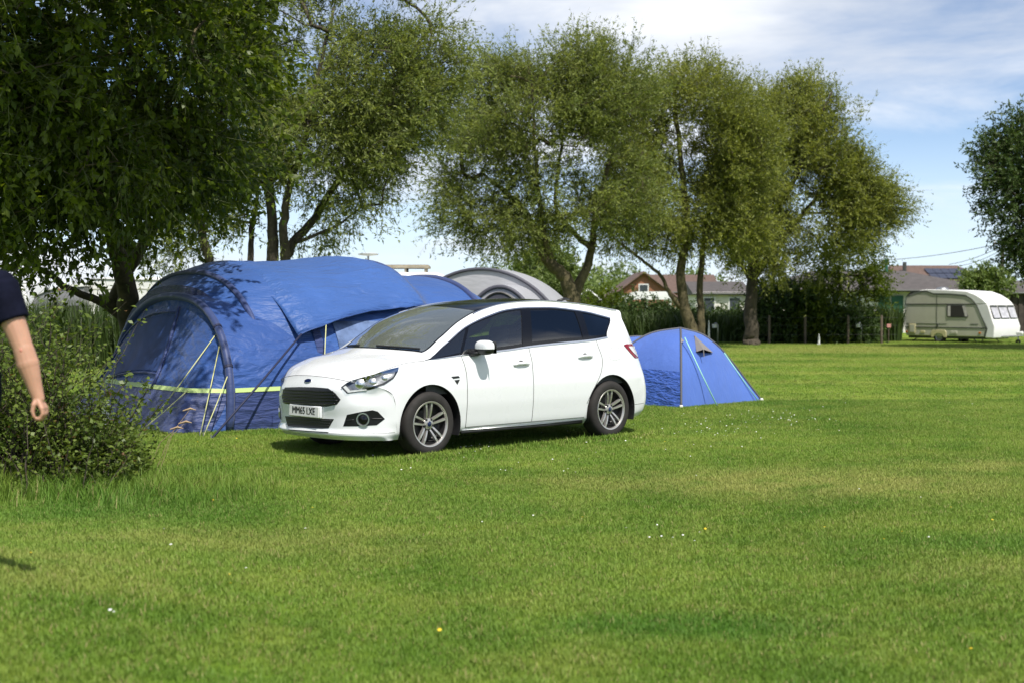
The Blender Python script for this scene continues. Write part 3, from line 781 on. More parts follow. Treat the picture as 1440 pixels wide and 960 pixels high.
# mirrors
for sg in (-1, 1):
    mc = Vector((.69, sg * 1.03, 1.135))
    def shell(k0, k1, sc=1.0):
        rows = []
        for u in np.linspace(k0, k1, 9):
            row = []
            for v in np.linspace(0, 2 * math.pi, 25):
                cx, sx_ = math.cos(v), math.sin(v); e = .62
                cz, sz_ = math.cos(u), math.sin(u)
                pw = lambda q, e_: math.copysign(abs(q) ** e_, q)
                row.append((mc.x + sc * .075 * pw(cx, e) * pw(cz, .7), mc.y + sc * .115 * pw(sx_, e) * pw(cz, .7), mc.z + sc * .08 * pw(sz_, .8)))
            rows.append(row)
        return rows
    mr = MB().grid(shell(-.12, math.pi / 2)).build('door_mirror', M['paint'], car, smooth=True)
    MB().grid(shell(-math.pi / 2, -.12, .985)).build('mirror_base', M['black_plastic'], mr, smooth=True)
    MB().tube([(.62, sg * .88, 1.065), (.65, sg * .94, 1.07), (.68, sg * 1.0, 1.085)], [.055, .05, .045], 10, flat=.6).build('mirror_arm', M['black_plastic'], mr, smooth=True)
    MB().box((mc.x + .083, mc.y, mc.z), (.006, .2, .13)).build('mirror_glass', M['glass_tint'], mr, bevel=.002)
# handles
for (zpts, dk) in (([(328, 412), (350, 404), (390, 402), (414, 406)], (4, 6)), ([(692, 370), (712, 362), (748, 360), (770, 364)], (5, 7))):
    hs = [hit(*q, .022) for q in zoom2(zpts)]; hs[0] = hit(*zoom2(zpts)[0], .004); hs[-1] = hit(*zoom2(zpts)[-1], .004)
    mid = hit(*zoom2([((zpts[1][0] + zpts[2][0]) / 2, zpts[1][1] + 6)])[0], .001)
    for sg, d in ((1, dk[0]), (-1, dk[1])):
        MB().tube([(h.x, h.y * sg, h.z) for h in hs], [.013, .016, .016, .012], 8).build('door_handle', M['paint'], doors[d], smooth=True)
        MB().tube([(h.x, h.y * sg, h.z - .016) for h in hs], [.004, .006, .006, .004], 6).build('handle_trim', M['chrome'], doors[d], smooth=True)
        MB().lathe([(.0, 0), (.05, 0)], 20, c=(mid.x, mid.y * sg - sg * .0, mid.z)).build('handle_recess', M['seam'], doors[d])
# sill trim, wipers, rear window
for sg in (-1, 1):
    MB().tube([(.47, sg * .885, .225), (1.5, sg * .89, .222), (2.38, sg * .885, .225)], .022, 8).build('sill_trim', M['black_plastic'], car, smooth=True)
    MB().tube([(.47, sg * .905, .248), (1.5, sg * .91, .245), (2.38, sg * .905, .248)], .006, 6).build('sill_line', M['chrome'], car, smooth=True)
wp = [cs(r, t) for r, t in ((9.15, 3.12), (9.4, 3.10), (9.8, 3.09))]
MB().tube([p + np.array((0, 0, .02)) for p in wp], .012, 6).build('wiper', M['black_plastic'], car)
MB().tube([(p[0], -p[1] * .9, p[2] + .02) for p in wp], .012, 6).build('wiper', M['black_plastic'], car)
MB().grid([[(3.43 + .04 - (z - 1.16) * .55 + .085 * (1 - (y / .62) ** 2) + .10, y, z) for y in np.linspace(-.5, .5, 9)] for z in np.linspace(1.10, 1.38, 6)]).build('rear_window', M['gloss_black'], car, smooth=True)
MB().tube([(2.9, 0, 1.63), (3.02, 0, 1.66), (3.12, 0, 1.655)], [.02, .018, .004], 8).build('roof_aerial', M['black_plastic'], car, smooth=True)

# grass left standing round the tyres
wt = []
for xc in (0.0, 2.849):
    for sg in (-1, 1):
        for _ in range(230):
            wt.append((xc + rng.normal(0, .26), sg * (.95 + abs(rng.normal(0, .10)))))
for _ in range(900): wt.append((rng.uniform(-.9, 3.8), -rng.uniform(.9, 1.15)))
_cm = Matrix.Translation(CAR_LOC) @ Matrix.Rotation(CAR_RZ, 4, 'Z')
wp_ = np.array([tuple(_cm @ Vector((x, y, 0))) for x, y in wt])
o = scatter('tyre_grass', wp_, rng.uniform(1.1, 2.0, len(wp_)), near_t)
tag(o, 'taller uncut grass standing round the tyres of the white car', 'grass')
# ================================================================ tents
def fabric(name, col, trans=.12, rough=.5, wr=.35, wscale=3.0, direction=(.6, .5, 2.5), rot=(.5, .4, .3)):
    m = bpy.data.materials.new(name); m.use_nodes = True; t = NT(m.node_tree); b = t.n['Principled BSDF']; out = t.n['Material Output']
    co = t.new('ShaderNodeTexCoord').outputs['Object']
    n1 = t.noise(t.scalev(co, direction, rot=rot), wscale, 3, .5, .6); n2 = t.noise(t.scalev(co, direction, rot=(-rot[0], rot[1], -rot[2])), wscale * 2.1, 3, .5, .5); n3 = t.noise(co, 1.1, 3)
    c = t.mix(t.ramp(n3, .3, .7), tuple(k * .90 for k in col), tuple(min(1, k * 1.06) for k in col))
    weave = t.noise(co, 420, 2); c = t.mix(t.math('MULTIPLY', weave, .15), c, tuple(k * .7 for k in col))
    t.put(b.inputs['Base Color'], c); b.inputs['Roughness'].default_value = rough; b.inputs['Specular IOR Level'].default_value = .35; b.inputs['Sheen Weight'].default_value = .15
    h = t.math('ADD', n1, t.math('MULTIPLY', n2, .5))
    bp = t.new('ShaderNodeBump', {'Strength': wr, 'Distance': .12, 'Height': h}); t.put(b.inputs['Normal'], bp)
    if trans:
        tr = t.new('ShaderNodeBsdfTranslucent', {'Color': c, 'Normal': bp.outputs[0]}); t.put(out.inputs[0], t.new('ShaderNodeMixShader', {0: trans, 1: b.outputs[0], 2: tr.outputs[0]}))
    return m
M['tent_blue'] = fabric('tent_blue', (.043, .112, .35), wr=.45)
M['tent_canopy'] = fabric('tent_canopy_blue', (.048, .125, .38), wr=.55, direction=(.5, 1.6, 1.6), rot=(0, .5, .5))
M['tent_wall'] = fabric('tent_wall_blue', (.036, .095, .32), wr=.5, wscale=2.6, direction=(.8, .8, 2.0), rot=(.2, .7, .2))
M['tent_navy'] = fabric('tent_navy', (.034, .055, .17), 0, wr=.45, wscale=4)
M['tent_beam'] = fabric('tent_beam', (.040, .062, .17), 0, wr=.1)
M['lime'] = mat('lime_tape', (.50, .64, .24), .6)
M['rope'] = mat('pale_rope', (.55, .56, .26), .7); M['rope_cyan'] = mat('cyan_rope', (.30, .62, .52), .6); M['strap'] = mat('navy_strap', (.018, .022, .06), .7)
M['mesh_win'] = mat('window_film', (.028, .060, .19), .6, var=.25, vscale=2, spec=.2)
M['clear_film'] = mat('clear_film', (.11, .16, .29), .3, var=.4, vscale=4, bump=.5, bscale=9)
M['peg'] = mat('peg', (.4, .4, .4), .4, metal=.8)

T0 = Vector((-3.53, 17.42, 0)); TRZ = R(39)
big = empty('tunnel_tent', T0, TRZ, 'large blue inflatable tunnel tent with lime stripe and arched porch', 'tent')
_ti = (Matrix.Translation(T0) @ Matrix.Rotation(TRZ, 4, 'Z')).inverted()
def tl(p): return _ti @ Vector(p)
NE = 2.35
def arc(u, v0, v1, H, ph, lean=0.0, n=NE):
    c, s = np.cos(ph), np.abs(np.sin(ph)); hw = (v1 - v0) / 2; vm = (v0 + v1) / 2
    v = vm - hw * np.sign(c) * np.abs(c) ** (2 / n); z = H * s ** (2 / n)
    return np.stack([u + lean * z, v, z], -1)
PH = np.linspace(0, math.pi, 49)
def rough_v(G, amp, seed, f=3.2):
    r_ = np.random.default_rng(seed); k = r_.normal(0, f, (6, 3)); p = r_.uniform(0, 6, 6)
    d = sum(np.sin(G @ k[i] + p[i]) for i in range(6)) / 6; G = G.copy(); G[..., 1] += amp * d; G[..., 0] += amp * .6 * d; G[..., 2] += amp * .5 * d * (G[..., 2] > .1); return G
# main tunnel
st = [(.42, .30, 4.65, 1.86), (.80, .16, 4.80, 2.10), (1.2, .10, 4.85, 2.20), (2.1, .10, 4.85, 2.20), (3.0, .10, 4.80, 2.28), (3.42, .14, 4.75, 2.22), (3.75, .25, 4.65, 2.04), (4.2, .25, 4.6, 2.04), (4.62, .25, 4.55, 2.00), (5.2, .5, 4.3, 1.78), (5.9, .9, 3.9, 1.55), (6.7, 1.2, 3.6, 1.05), (7.0, 1.3, 3.5, .5)]
K = pchip_eval(np.array(st), np.linspace(0, len(st) - 1, 97))
MG = np.array([arc(*k, PH) for k in K]); MGr = rough_v(MG, .035, 3)
def mwall(u, z, off=0.0):
    """point of the near wall of the tunnel at length u, height z"""
    us = K[:, 0]; v0 = np.interp(u, us, K[:, 1]); v1 = np.interp(u, us, K[:, 2]); H = np.interp(u, us, K[:, 3])
    q = min(z / H, .999); hw = (v1 - v0) / 2
    return Vector((u, v0 + hw * (1 - (1 - q ** NE) ** (1 / NE)) - off, z))
MB().grid(MGr).build('fly_sheet', M['tent_blue'], big, smooth=True)
# wall behind the porch arch
MB().add([tuple(p) for p in MGr[0]], [tuple(range(49))]).build('front_wall', M['tent_navy'], big)
# porch tunnel
ps = [(0.0, 0.0, 3.75, 1.70), (.5, .0, 3.8, 1.73), (1.0, .02, 3.9, 1.80), (1.7, .06, 4.0, 1.92)]
KP = pchip_eval(np.array(ps), np.linspace(0, 3, 25))
PG = np.array([arc(*k, PH, lean=.08 * (1 - k[0] / 1.7)) for k in KP]); PGr = rough_v(PG, .02, 5, 4)
MB().grid(PGr).build('porch_sheet', M['tent_wall'], big, smooth=True)
def parc(ph): return arc(*KP[0], np.array([ph]), lean=.08)[0]
# sloping front panels: from a ground line in front of the arch up to the arch
def base_pt(t):
    kx = [0, .16, .84, 1.0]; P_ = np.array([(0, 0.0), (-.72, .12), (-.62, 3.75), (0, 3.78)])
    return np.array([np.interp(t, kx, P_[:, 0]), np.interp(t, kx, P_[:, 1]), .01])
def phi_t(t): return np.interp(t, [0, .16, .84, 1], [.0, .95, math.pi - .62, math.pi])
def front(t, s_, off=0.0):
    A = parc(phi_t(t)) + np.array((-.01, 0, -.015)); B = base_pt(t); sag = .07 * math.sin(math.pi * s_)
    p = B + (A - B) * s_; p[0] += sag * 1.0 - off; return p
ft = np.linspace(0, 1, 61)
FGt = np.array([[front(t, s_) for s_ in np.linspace(0, 1, 22)] for t in ft]); FGt = rough_v(FGt, .02, 9, 4)
MB().grid(FGt).build('front_panel', M['tent_wall'], big, smooth=True)
def front_z(t, z, off):
    A = parc(phi_t(t))[2]; return front(t, min(1, z / max(A, .02)), off)
tt = np.linspace(.055, .985, 60)
MB().grid([[front_z(t, z, .03) for z in np.linspace(.0, .50, 8)] for t in tt]).build('front_skirt', M['tent_navy'], big, smooth=True)
MB().grid([[front_z(t, z, .038) for z in (.488, .515, .542)] for t in tt]).build('reflective_stripe', M['lime'], big, smooth=True)
# door panel and its window
MB().grid([[front(t, s_, .02) for s_ in np.linspace(.42, .86, 10)] for t in np.linspace(.40, .80, 14)]).build('door_window', M['mesh_win'], big, smooth=True)
for t in (.385, .815): MB().tube([front(t, s_, .03) for s_ in np.linspace(.30, .93, 10)], .022, 6).build('zip_strip', M['tent_navy'], big, smooth=True)
for s_ in (.40, .88): MB().tube([front(t, s_, .03) for t in np.linspace(.385, .815, 12)], .016, 6).build('seam_tape', M['tent_navy'], big, smooth=True)
# side skirt and stripe along the near wall
us = np.linspace(.02, 6.2, 70)
def nwall(u, z, off):
    if u < 1.0:
        k = np.array([np.interp(u, KP[:, 0], KP[:, i]) for i in range(4)]); q = min(z / k[3], .999); hw = (k[2] - k[1]) / 2
        pa = Vector((u + .08 * z * (1 - u / 1.7), k[1] + hw * (1 - (1 - q ** NE) ** (1 / NE)) - off, z))
        if u < .6: return pa
        pb = mwall(u, z, off); return pa if pa.y < pb.y else pb
    return mwall(u, z, off)
MB().grid([[nwall(u, z, .03) for z in np.linspace(0, .50, 8)] for u in us]).build('side_skirt', M['tent_navy'], big, smooth=True)
MB().grid([[nwall(u, z, .038) for z in (.488, .515, .542)] for u in us]).build('reflective_stripe', M['lime'], big, smooth=True)
MB().grid([[nwall(u, z, .05) for z in (.0, .16, .20)] for u in np.linspace(.55, 3, 30)]).build('mud_flap', M['tent_navy'], big, smooth=True)
# beams
def beam(fn, r, phs, name='air_beam', m='tent_beam'):
    return MB().tube([fn(p) for p in phs], r, 12).build(name, M[m], big, smooth=True)
fb = beam(lambda p: parc(p) + np.array((-.03, 0, 0)), .052, np.linspace(0, math.pi, 50))
for q in (.42, .80, math.pi - .5):
    a = Vector(parc(q)); b = Vector(parc(q + .02)); MB().tube([a + Vector((-.03, 0, 0)), b + Vector((-.03, 0, 0))], .060, 12).build('beam_collar', M['strap'], fb)
for u_, r_ in ((.66, .040), (3.36, .035), (4.62, .045)):
    k = np.array([np.interp(u_, K[:, 0], K[:, i]) for i in range(4)])
    beam(lambda p: arc(u_, k[1], k[2], k[3] + .012, np.array([p]))[0], r_, np.linspace(0, math.pi, 60))
# canopy over the side door: lies on the roof and hangs clear of the wall
rows = []
for i, u in enumerate(np.linspace(.80, 3.36, 44)):
    f = (u - .80) / 2.56
    k = np.array([np.interp(u, K[:, 0], K[:, j]) for j in range(4)])
    zend = np.interp(u, [.80, 1.0, 2.3, 3.36], [1.10, 1.17, 1.42, 1.50])
    row = []
    for s_ in np.linspace(0, 1, 28):
        ph_end = math.asin(min(.999, (zend / k[3])) ** (NE / 2)); p_ = ph_end + (2.05 - ph_end) * s_
        p = arc(u, k[1], k[2], k[3], np.array([p_]))[0]
        lift = .010 + .02 * min(1, f * 3) + .17 * (1 - s_) ** 5 * (1 - .5 * f)
        n_ = np.array((0, -math.cos(p_), math.sin(p_))); p = p + n_ * lift * (1 if s_ < .9 else (1 - s_) / .1 * .9 + .1)
        p[0] += .30 * (1 - f) ** 2 * (1 - s_) ** 1.2; p[2] += .05 * math.sin(f * 9 + s_ * 3) * (1 - s_) * s_ * 1.2
        row.append(p)
    rows.append(row)
cg = np.array(rows)
# creases that run out from the two pulled corners
uu, ss = np.meshgrid(np.linspace(0, 1, 44), np.linspace(0, 1, 28), indexing='ij')
for cu_, cs_, k_, a_, w_ in ((0, 0, 26, .020, 1.1), (1.0, .15, 34, .022, .9)):
    th_ = np.arctan2(ss - cs_ + .02, np.abs(uu - cu_) * 1.6 + .02); rr_ = np.hypot(ss - cs_, (uu - cu_) * 1.6)
    d_ = a_ * np.sin(th_ * k_ + np.sin(rr_ * 5) * 1.2) * np.clip(rr_ * 3, 0, 1) * np.exp(-rr_ * w_ * 1.6)
    cg[..., 1] -= d_; cg[..., 2] += d_ * .6
cg = rough_v(cg, .03, 13, 6.5)
MB().grid(cg).build('canopy', M['tent_canopy'], big, smooth=True, solid=.004)
MB().tube(cg[:, 0], .010, 6).build('canopy_hem', M['tent_wall'], big, smooth=True)
# dark side door reveal and window
MB().grid([[mwall(u, z, .02) for z in np.linspace(.72, 1.36, 8)] for u in np.linspace(1.75, 2.75, 12)]).build('side_window', M['clear_film'], big, smooth=True)
for u in (1.45, 2.95): MB().grid([[mwall(u + d, z, .025) for z in np.linspace(.5, 1.4, 8)] for d in (-.06, 0, .06)]).build('wall_strip', M['tent_navy'], big, smooth=True)
# guy ropes
def guy(root, inv, top, foot, r=.007, m='rope', name='guy_rope'):
    a, b = inv(top), inv(foot)
    o = MB().tube([a, a.lerp(b, .5) + Vector((0, 0, -.012)), b], r, 6).build(name, M[m], root, smooth=True)
    MB().tube([b + Vector((0, 0, .05)), b + Vector((0, 0, -.06))], .008, 6).build('peg', M['peg'], root)
    return o
W_ = lambda p: (Matrix.Translation(T0) @ Matrix.Rotation(TRZ, 4, 'Z')) @ Vector(p)
pa = W_(parc(.80)); pb = W_(parc(.42)); pl_ = W_(parc(math.pi - .55)); ctr = W_(front(.30, .52, .04)); lft = W_(front(.72, .62, .04))
guy(big, tl, pa, gnd(203, 606)); guy(big, tl, pa + Vector((.03, 0, -.03)), gnd(281, 613)); guy(big, tl, pb, gnd(286, 613))
guy(big, tl, W_(front(.17, .36, .05)), gnd(196, 607)); guy(big, tl, lft, gnd(140, 612)); guy(big, tl, pl_, gnd(98, 604)); guy(big, tl, pl_ + Vector((0, 0, .02)), gnd(80, 590))
cc = W_(cg[1, 0]); guy(big, tl, cc, gnd(297, 617), .014, 'strap', 'guy_strap'); guy(big, tl, W_(cg[9, 0]), gnd(452, 600))
q = tl(pa); MB().add([q, q + Vector((-.05, .02, -.16)), q + Vector((.05, .22, -.03)), q + Vector((.02, .05, -.04))], [(0, 1, 2), (0, 2, 3)]).build('rope_tab', M['tent_beam'], big)

# ---------------------------------------------------------------- small dome tent
N_, R_ = gnd(958, 573), gnd(1071, 563); c0 = at(957, 470, 22.6); Cc = Vector((c0.x, c0.y, 0)); PK = 1.63 - (462 - 424) / 1950 * 22.6
F_, L_ = Cc * 2 - N_, Cc * 2 - R_
dome = empty('dome_tent', Cc, 0, 'small bright blue dome tent with grey pole sleeves behind the car', 'tent')
di = lambda p: Vector(p) - Cc
M['dome_blue'] = fabric('dome_blue', (.10, .195, .60), .2, wr=.18, direction=(1.5, 1.5, .6)); M['dome_dark'] = fabric('dome_dark', (.040, .105, .42), .0, wr=.6, wscale=6, direction=(1, 1, 3), rot=(.6, .3, 0)); M['pole_sleeve'] = mat('pole_sleeve', (.09, .09, .10), .7); M['vent_grey'] = mat('vent_grey', (.21, .19, .18), .8)
prof = {'R': [(0, 1), (.25, .92), (.47, .74), (.62, .55), (.84, .23), (1, 0)], 'N': [(0, 1), (.3, .95), (.6, .76), (.85, .40), (1, 0)], 'L': [(0, 1), (.3, .95), (.6, .78), (.85, .43), (1, 0)]}
prof['F'] = prof['N']; cor = {'N': N_, 'R': R_, 'F': F_, 'L': L_}
def pole(k, b):
    """b 0 at the ground, 1 at the top"""
    P_ = np.array(prof[k]); s_ = np.linspace(0, 1, len(P_)); q = pchip_eval(P_, [(1 - b) * (len(P_) - 1)])[0]
    v = di(cor[k]) * q[0]; return Vector((v.x, v.y, PK * q[1]))
def dome_face(a, b, name):
    rows = []
    for s_ in np.linspace(0, 1, 15):
        A, B = pole(a, s_), pole(b, s_); row = []
        for q in np.linspace(0, 1, 15):
            p = A.lerp(B, q); bow = 4 * q * (1 - q); out = Vector((p.x, p.y, 0)).normalized()
            row.append(p + out * bow * (.10 * math.sin(s_ * math.pi) - .02) + Vector((0, 0, bow * .05 * s_ * (1 - s_))))
        rows.append(row)
    return rows
faces = {}
for a, b in (('L', 'N'), ('N', 'R'), ('R', 'F'), ('F', 'L')):
    faces[a + b] = dome_face(a, b, ''); MB().grid(faces[a + b]).build('fly_panel', M['dome_blue'], dome, smooth=True)
lowp = np.array([[list(p) for p in r] for r in faces['LN']]); o3 = np.array((-.62, -.78, .1)) * .012
MB().grid(lowp[:5] + o3).build('lower_panel', M['dome_dark'], dome, smooth=True)
for k in 'NRFL':
    MB().tube([pole(k, b) * 1.006 for b in np.linspace(0, 1, 24)], .017, 8).build('pole_sleeve', M['pole_sleeve'], dome, smooth=True)
    q = pole(k, 0); MB().box(q + Vector((0, 0, .02)), (.05, .05, .05)).build('corner_tab', M['petal'], dome, bevel=.008)
def fpt(key, s_, q, off=.0):
    P_ = surf(np.array([[list(p) for p in r] for r in faces[key]]), [s_ * 14], [q * 14])[0, 0]; n_ = Vector((P_[0], P_[1], .5)).normalized(); return Vector(P_) + n_ * off
va, vb, vc, vd = fpt('NR', .70, .36, .02), fpt('NR', .44, .34, .14), fpt('NR', .46, .56, .03), fpt('NR', .46, .28, .02)
MB().add([va, vd, vb, vc], [(0, 1, 2), (0, 2, 3)]).build('vent_hood', M['vent_grey'], dome)
MB().add([va * .99, vd * .99, vc * .99], [(0, 1, 2)]).build('vent_opening', M['ink'], dome)
MB().tube([vb, vb + Vector((.01, -.01, -.12))], .008, 6).build('vent_tie', M['vent_grey'], dome)
guy(dome, di, Cc + fpt('NR', .57, .07, .14), gnd(1009, 571), .010, 'rope_cyan'); guy(dome, di, Cc + pole('R', .52) + Vector((0, -.03, 0)), gnd(1067, 564), .010, 'rope_cyan')
MB().add([fpt('NR', .62, .0, .03), fpt('NR', .55, .0, .03), fpt('NR', .57, .07, .05)], [(0, 1, 2)]).build('rope_tab', M['vent_grey'], dome)
bc = Vector((-.55, 1.55, 0)); pr = [(1.15 * math.cos(a), 1.02 * math.sin(a)) for a in np.linspace(0, math.pi / 2, 12)]
MB().lathe(pr, 28, 'z', bc).build('sleeping_pod', M['dome_blue'], dome, smooth=True)
MB().tube([bc + Vector((1.155 * math.cos(a), 0, 1.025 * math.sin(a))) for a in np.linspace(0, math.pi, 30)], .015, 8).build('pole_sleeve', M['pole_sleeve'], dome, smooth=True)

# ---------------------------------------------------------------- grey tent
gc = at(676, 430, 27.5); G0 = Vector((gc.x, gc.y, 0))
gt = empty('grey_tent', G0, R(-12), 'pale grey tent with black pole sleeves behind the blue tunnel tent', 'tent')
M['tent_grey'] = fabric('tent_grey', (.54, .54, .57), .3, wr=.12); M['tent_charcoal'] = fabric('tent_charcoal', (.07, .07, .09), 0, wr=.1)
def loft(stn, n=2.0, res=40):
    k = pchip_eval(np.array(stn), np.linspace(0, len(stn) - 1, 24)); ph = np.linspace(0, math.pi, res)
    out = []
    for y, xc, hw, H in k: out.append(np.stack([xc - hw * np.cos(ph), np.full_like(ph, y), H * np.abs(np.sin(ph)) ** (2 / n)], -1))
    return np.array(out)
mg = loft([(0, 0, 1.95, 2.27), (1.2, 0, 2.0, 2.3), (2.6, 0, 1.9, 2.2), (3.4, 0, 1.4, 1.2)]); MB().grid(mg).build('fly_sheet', M['tent_grey'], gt, smooth=True)
MB().add([tuple(p) for p in mg[0]], [tuple(range(40))]).build('end_panel', M['tent_grey'], gt)
MB().tube(mg[0] + np.array((0, -.02, 0)), .035, 8).build('pole_sleeve', M['tent_charcoal'], gt, smooth=True)
pg = loft([(-1.5, .72, .92, 1.90), (-.6, .70, 1.05, 1.95), (.4, .55, 1.15, 1.97)]); MB().grid(pg).build('porch_sheet', M['tent_grey'], gt, smooth=True)
MB().tube(pg[0], .04, 8).build('pole_sleeve', M['tent_charcoal'], gt, smooth=True)
MB().add([tuple(p) for p in pg[0]], [tuple(range(40))]).build('porch_panel', M['tent_grey'], gt)
ph = np.linspace(0, math.pi, 30); dn = [(.72 - .66 * math.cos(a), -1.53, 1.79 * abs(math.sin(a)) ** .8) for a in ph]
MB().add(dn, [tuple(range(30))]).build('door_mesh', M['tent_charcoal'], gt); MB().tube(dn, .022, 6).build('door_binding', M['ink'], gt)
# ================================================================ trees and bushes
M['bark'] = mat('bark', (.060, .048, .033), .9, var=.35, vscale=6, bump=.8, bscale=14)
M['bark_moss'] = mat('mossy_bark', (.078, .064, .030), .9, var=.4, vscale=5, bump=.8, bscale=14)
M['twig'] = mat('green_twig', (.11, .125, .045), .8)
M['leaf_willow'] = leaf_mat('willow_leaf', (.112, .156, .032), (.290, .330, .080), .44)
M['leaf_willow2'] = leaf_mat('willow_leaf_yellow', (.128, .165, .026), (.320, .345, .068), .44)
M['leaf_dark'] = leaf_mat('broad_leaf', (.032, .068, .007), (.165, .215, .017), .50, .42)
M['leaf_deep'] = leaf_mat('deep_leaf', (.030, .062, .014), (.080, .125, .028), .25)
M['leaf_bush'] = leaf_mat('bush_leaf', (.060, .105, .018), (.180, .235, .045), .34, .45, third=(.16, .09, .04))
M['leaf_pale'] = leaf_mat('pale_leaf', (.095, .15, .035), (.20, .26, .07), .3)
M['reed'] = leaf_mat('reed_leaf', (.030, .058, .014), (.085, .125, .030), .25)

def tubes_np(segs, sides=5):
    """segs: list of (p0, p1, r0, r1) -> V, F"""
    A = np.array([s[0] for s in segs]); B = np.array([s[1] for s in segs]); ra = np.array([s[2] for s in segs]); rb = np.array([s[3] for s in segs])
    t = B - A; t /= (np.linalg.norm(t, axis=1, keepdims=True) + 1e-9)
    up = np.where(np.abs(t[:, 2:3]) < .9, np.array([[0, 0, 1.0]]), np.array([[1.0, 0, 0]]))
    u = np.cross(t, up); u /= np.linalg.norm(u, axis=1, keepdims=True); v = np.cross(t, u)
    an = np.arange(sides) * 2 * math.pi / sides
    ring = u[:, None] * np.cos(an)[None, :, None] + v[:, None] * np.sin(an)[None, :, None]
    V = np.concatenate([A[:, None] + ring * ra[:, None, None], B[:, None] + ring * rb[:, None, None]], 1).reshape(-1, 3)
    k = np.arange(sides); q = np.stack([k, (k + 1) % sides, (k + 1) % sides + sides, k + sides], 1)
    F = (np.arange(len(segs))[:, None, None] * 2 * sides + q[None]).reshape(-1, 4)
    return V, F
def leaves_np(P, D, L, Wd, r_, droop=0.0, flat=0.0):
    """one folded leaf per point: P base, D direction"""
    n = len(P); D = D / (np.linalg.norm(D, axis=1, keepdims=True) + 1e-9); D[:, 2] -= droop; D /= np.linalg.norm(D, axis=1, keepdims=True)
    h = r_.normal(size=(n, 3)); h[:, 2] += flat; s = np.cross(D, h); s /= (np.linalg.norm(s, axis=1, keepdims=True) + 1e-9)
    L = L * r_.uniform(.6, 1.25, n)[:, None]; Wd = Wd * r_.uniform(.7, 1.2, n)[:, None]
    nn = np.cross(s, D) * (Wd * .25)
    V = np.stack([P, P + D * L * .45 + s * Wd * .5 + nn, P + D * L, P + D * L * .45 - s * Wd * .5 + nn], 1).reshape(-1, 3)
    F = np.arange(n * 4).reshape(-1, 4); return V, F
def tree(name, label, cat, base, limbs, lobes, nclump, leaf, wleaf, lmat, bmat, seed, twigs=7, per=13, twig_len=.7, up=.35, shell=.5, group=None, gap=.0, droop=.15, sides=7, clump_r=.35, twig_vis=True):
    r_ = np.random.default_rng(seed); base = np.array(base, float)
    root = empty(name, base, 0, label, cat, group)
    nodes, par, rad, isl = [], [], [], []; limb_runs = []
    for pl, r0, r1 in limbs:
        r0, r1 = r0 * .68, r1 * .7
        pl = np.array([np.array(p, float) - base for p in pl]); m = max(8, int(len(pl) * 4))
        q = pchip_eval(pl, np.linspace(0, len(pl) - 1, m)); wob = r_.normal(0, .010 + r0 * .035, q.shape); wob[0] = 0; q = q + wob
        # start on the nearest existing node
        p0 = -1
        if nodes:
            d = np.linalg.norm(np.array(nodes) - q[0], axis=1); p0 = int(d.argmin())
        limb_runs.append((np.vstack([nodes[p0], q]) if p0 >= 0 else q, [rr_ for rr_ in ([r0] if p0 >= 0 else []) + [r0 + (r1 - r0) * (i / (m - 1)) ** .8 for i in range(m)]]))
        for i in range(m):
            nodes.append(q[i]); par.append(p0 if i == 0 else len(nodes) - 2); rad.append(r0 + (r1 - r0) * (i / (m - 1)) ** .8); isl.append(True)
    # clump centres in the lobes
    vol = np.array([l[3] * l[4] * l[5] for l in lobes]) ** .8; pick = r_.choice(len(lobes), nclump * 2, p=vol / vol.sum())
    dirs = r_.normal(size=(nclump * 2, 3)); dirs /= np.linalg.norm(dirs, axis=1, keepdims=True)
    rr = (shell + (1 - shell) * r_.uniform(0, 1, nclump * 2) ** .7) * r_.uniform(.82, 1.06, nclump * 2)
    Lb = np.array([l[:6] for l in lobes], float)
    cen = Lb[pick, :3] - base + dirs * rr[:, None] * Lb[pick, 3:6]
    if gap:
        k = r_.normal(0, 1.3, (5, 3)); ph_ = r_.uniform(0, 6, 5); f = sum(np.sin(cen @ k[i] + ph_[i]) for i in range(5)); cen_ok = f > np.quantile(f, gap)
        cen = cen[cen_ok]
    cen = cen[:nclump]; cc = np.array([l[:3] for l in lobes]).mean(0) - base
    limb_arr = np.array(nodes); d0 = np.array([np.linalg.norm(limb_arr - c_, axis=1).min() for c_ in cen]); order = np.argsort(d0)
    NA = np.zeros((len(nodes) + len(cen) * 4, 3)); NA[:len(nodes)] = limb_arr; cnt = len(nodes); nl = cnt
    ends = []
    for i in order:
        c_ = cen[i]; d = np.linalg.norm(NA[:cnt] - c_, axis=1); dz = c_[2] - NA[:cnt, 2]; cost = d + .5 * np.clip(-dz, 0, None)
        j = int(cost.argmin()); a = NA[j]; L = d[j]
        mid = (a + c_) / 2 + r_.normal(0, .10 * L, 3) + np.array((0, 0, .06 * L)); pj = j
        ks = (.3, .65, 1.0) if L > .5 else (1.0,)
        for s_ in ks:
            p = (1 - s_) ** 2 * a + 2 * s_ * (1 - s_) * mid + s_ * s_ * c_
            NA[cnt] = p; par.append(pj); rad.append(0); isl.append(False); pj = cnt; cnt += 1
        ends.append(cnt - 1)
    NA = NA[:cnt]; area = np.zeros(cnt)
    for e in ends: area[e] += .009 ** 2
    for i in range(cnt - 1, nl - 1, -1):
        if par[i] >= 0: area[par[i]] += area[i]
    rad = np.array([max(rad[i], .0) if isl[i] else max(.008, math.sqrt(area[i]) * .9) for i in range(cnt)])
    segs_t, segs_b = [], []
    for i in range(cnt):
        if par[i] < 0: continue
        r0 = min(rad[par[i]], rad[i] * 1.6) if not isl[i] else rad[par[i]]
        if isl[i] and not isl[par[i]]: r0 = rad[i]
        (segs_t if isl[i] else segs_b).append((NA[par[i]], NA[i], r0 if isl[i] else rad[i] * 1.15, rad[i]))
    tm = MB()
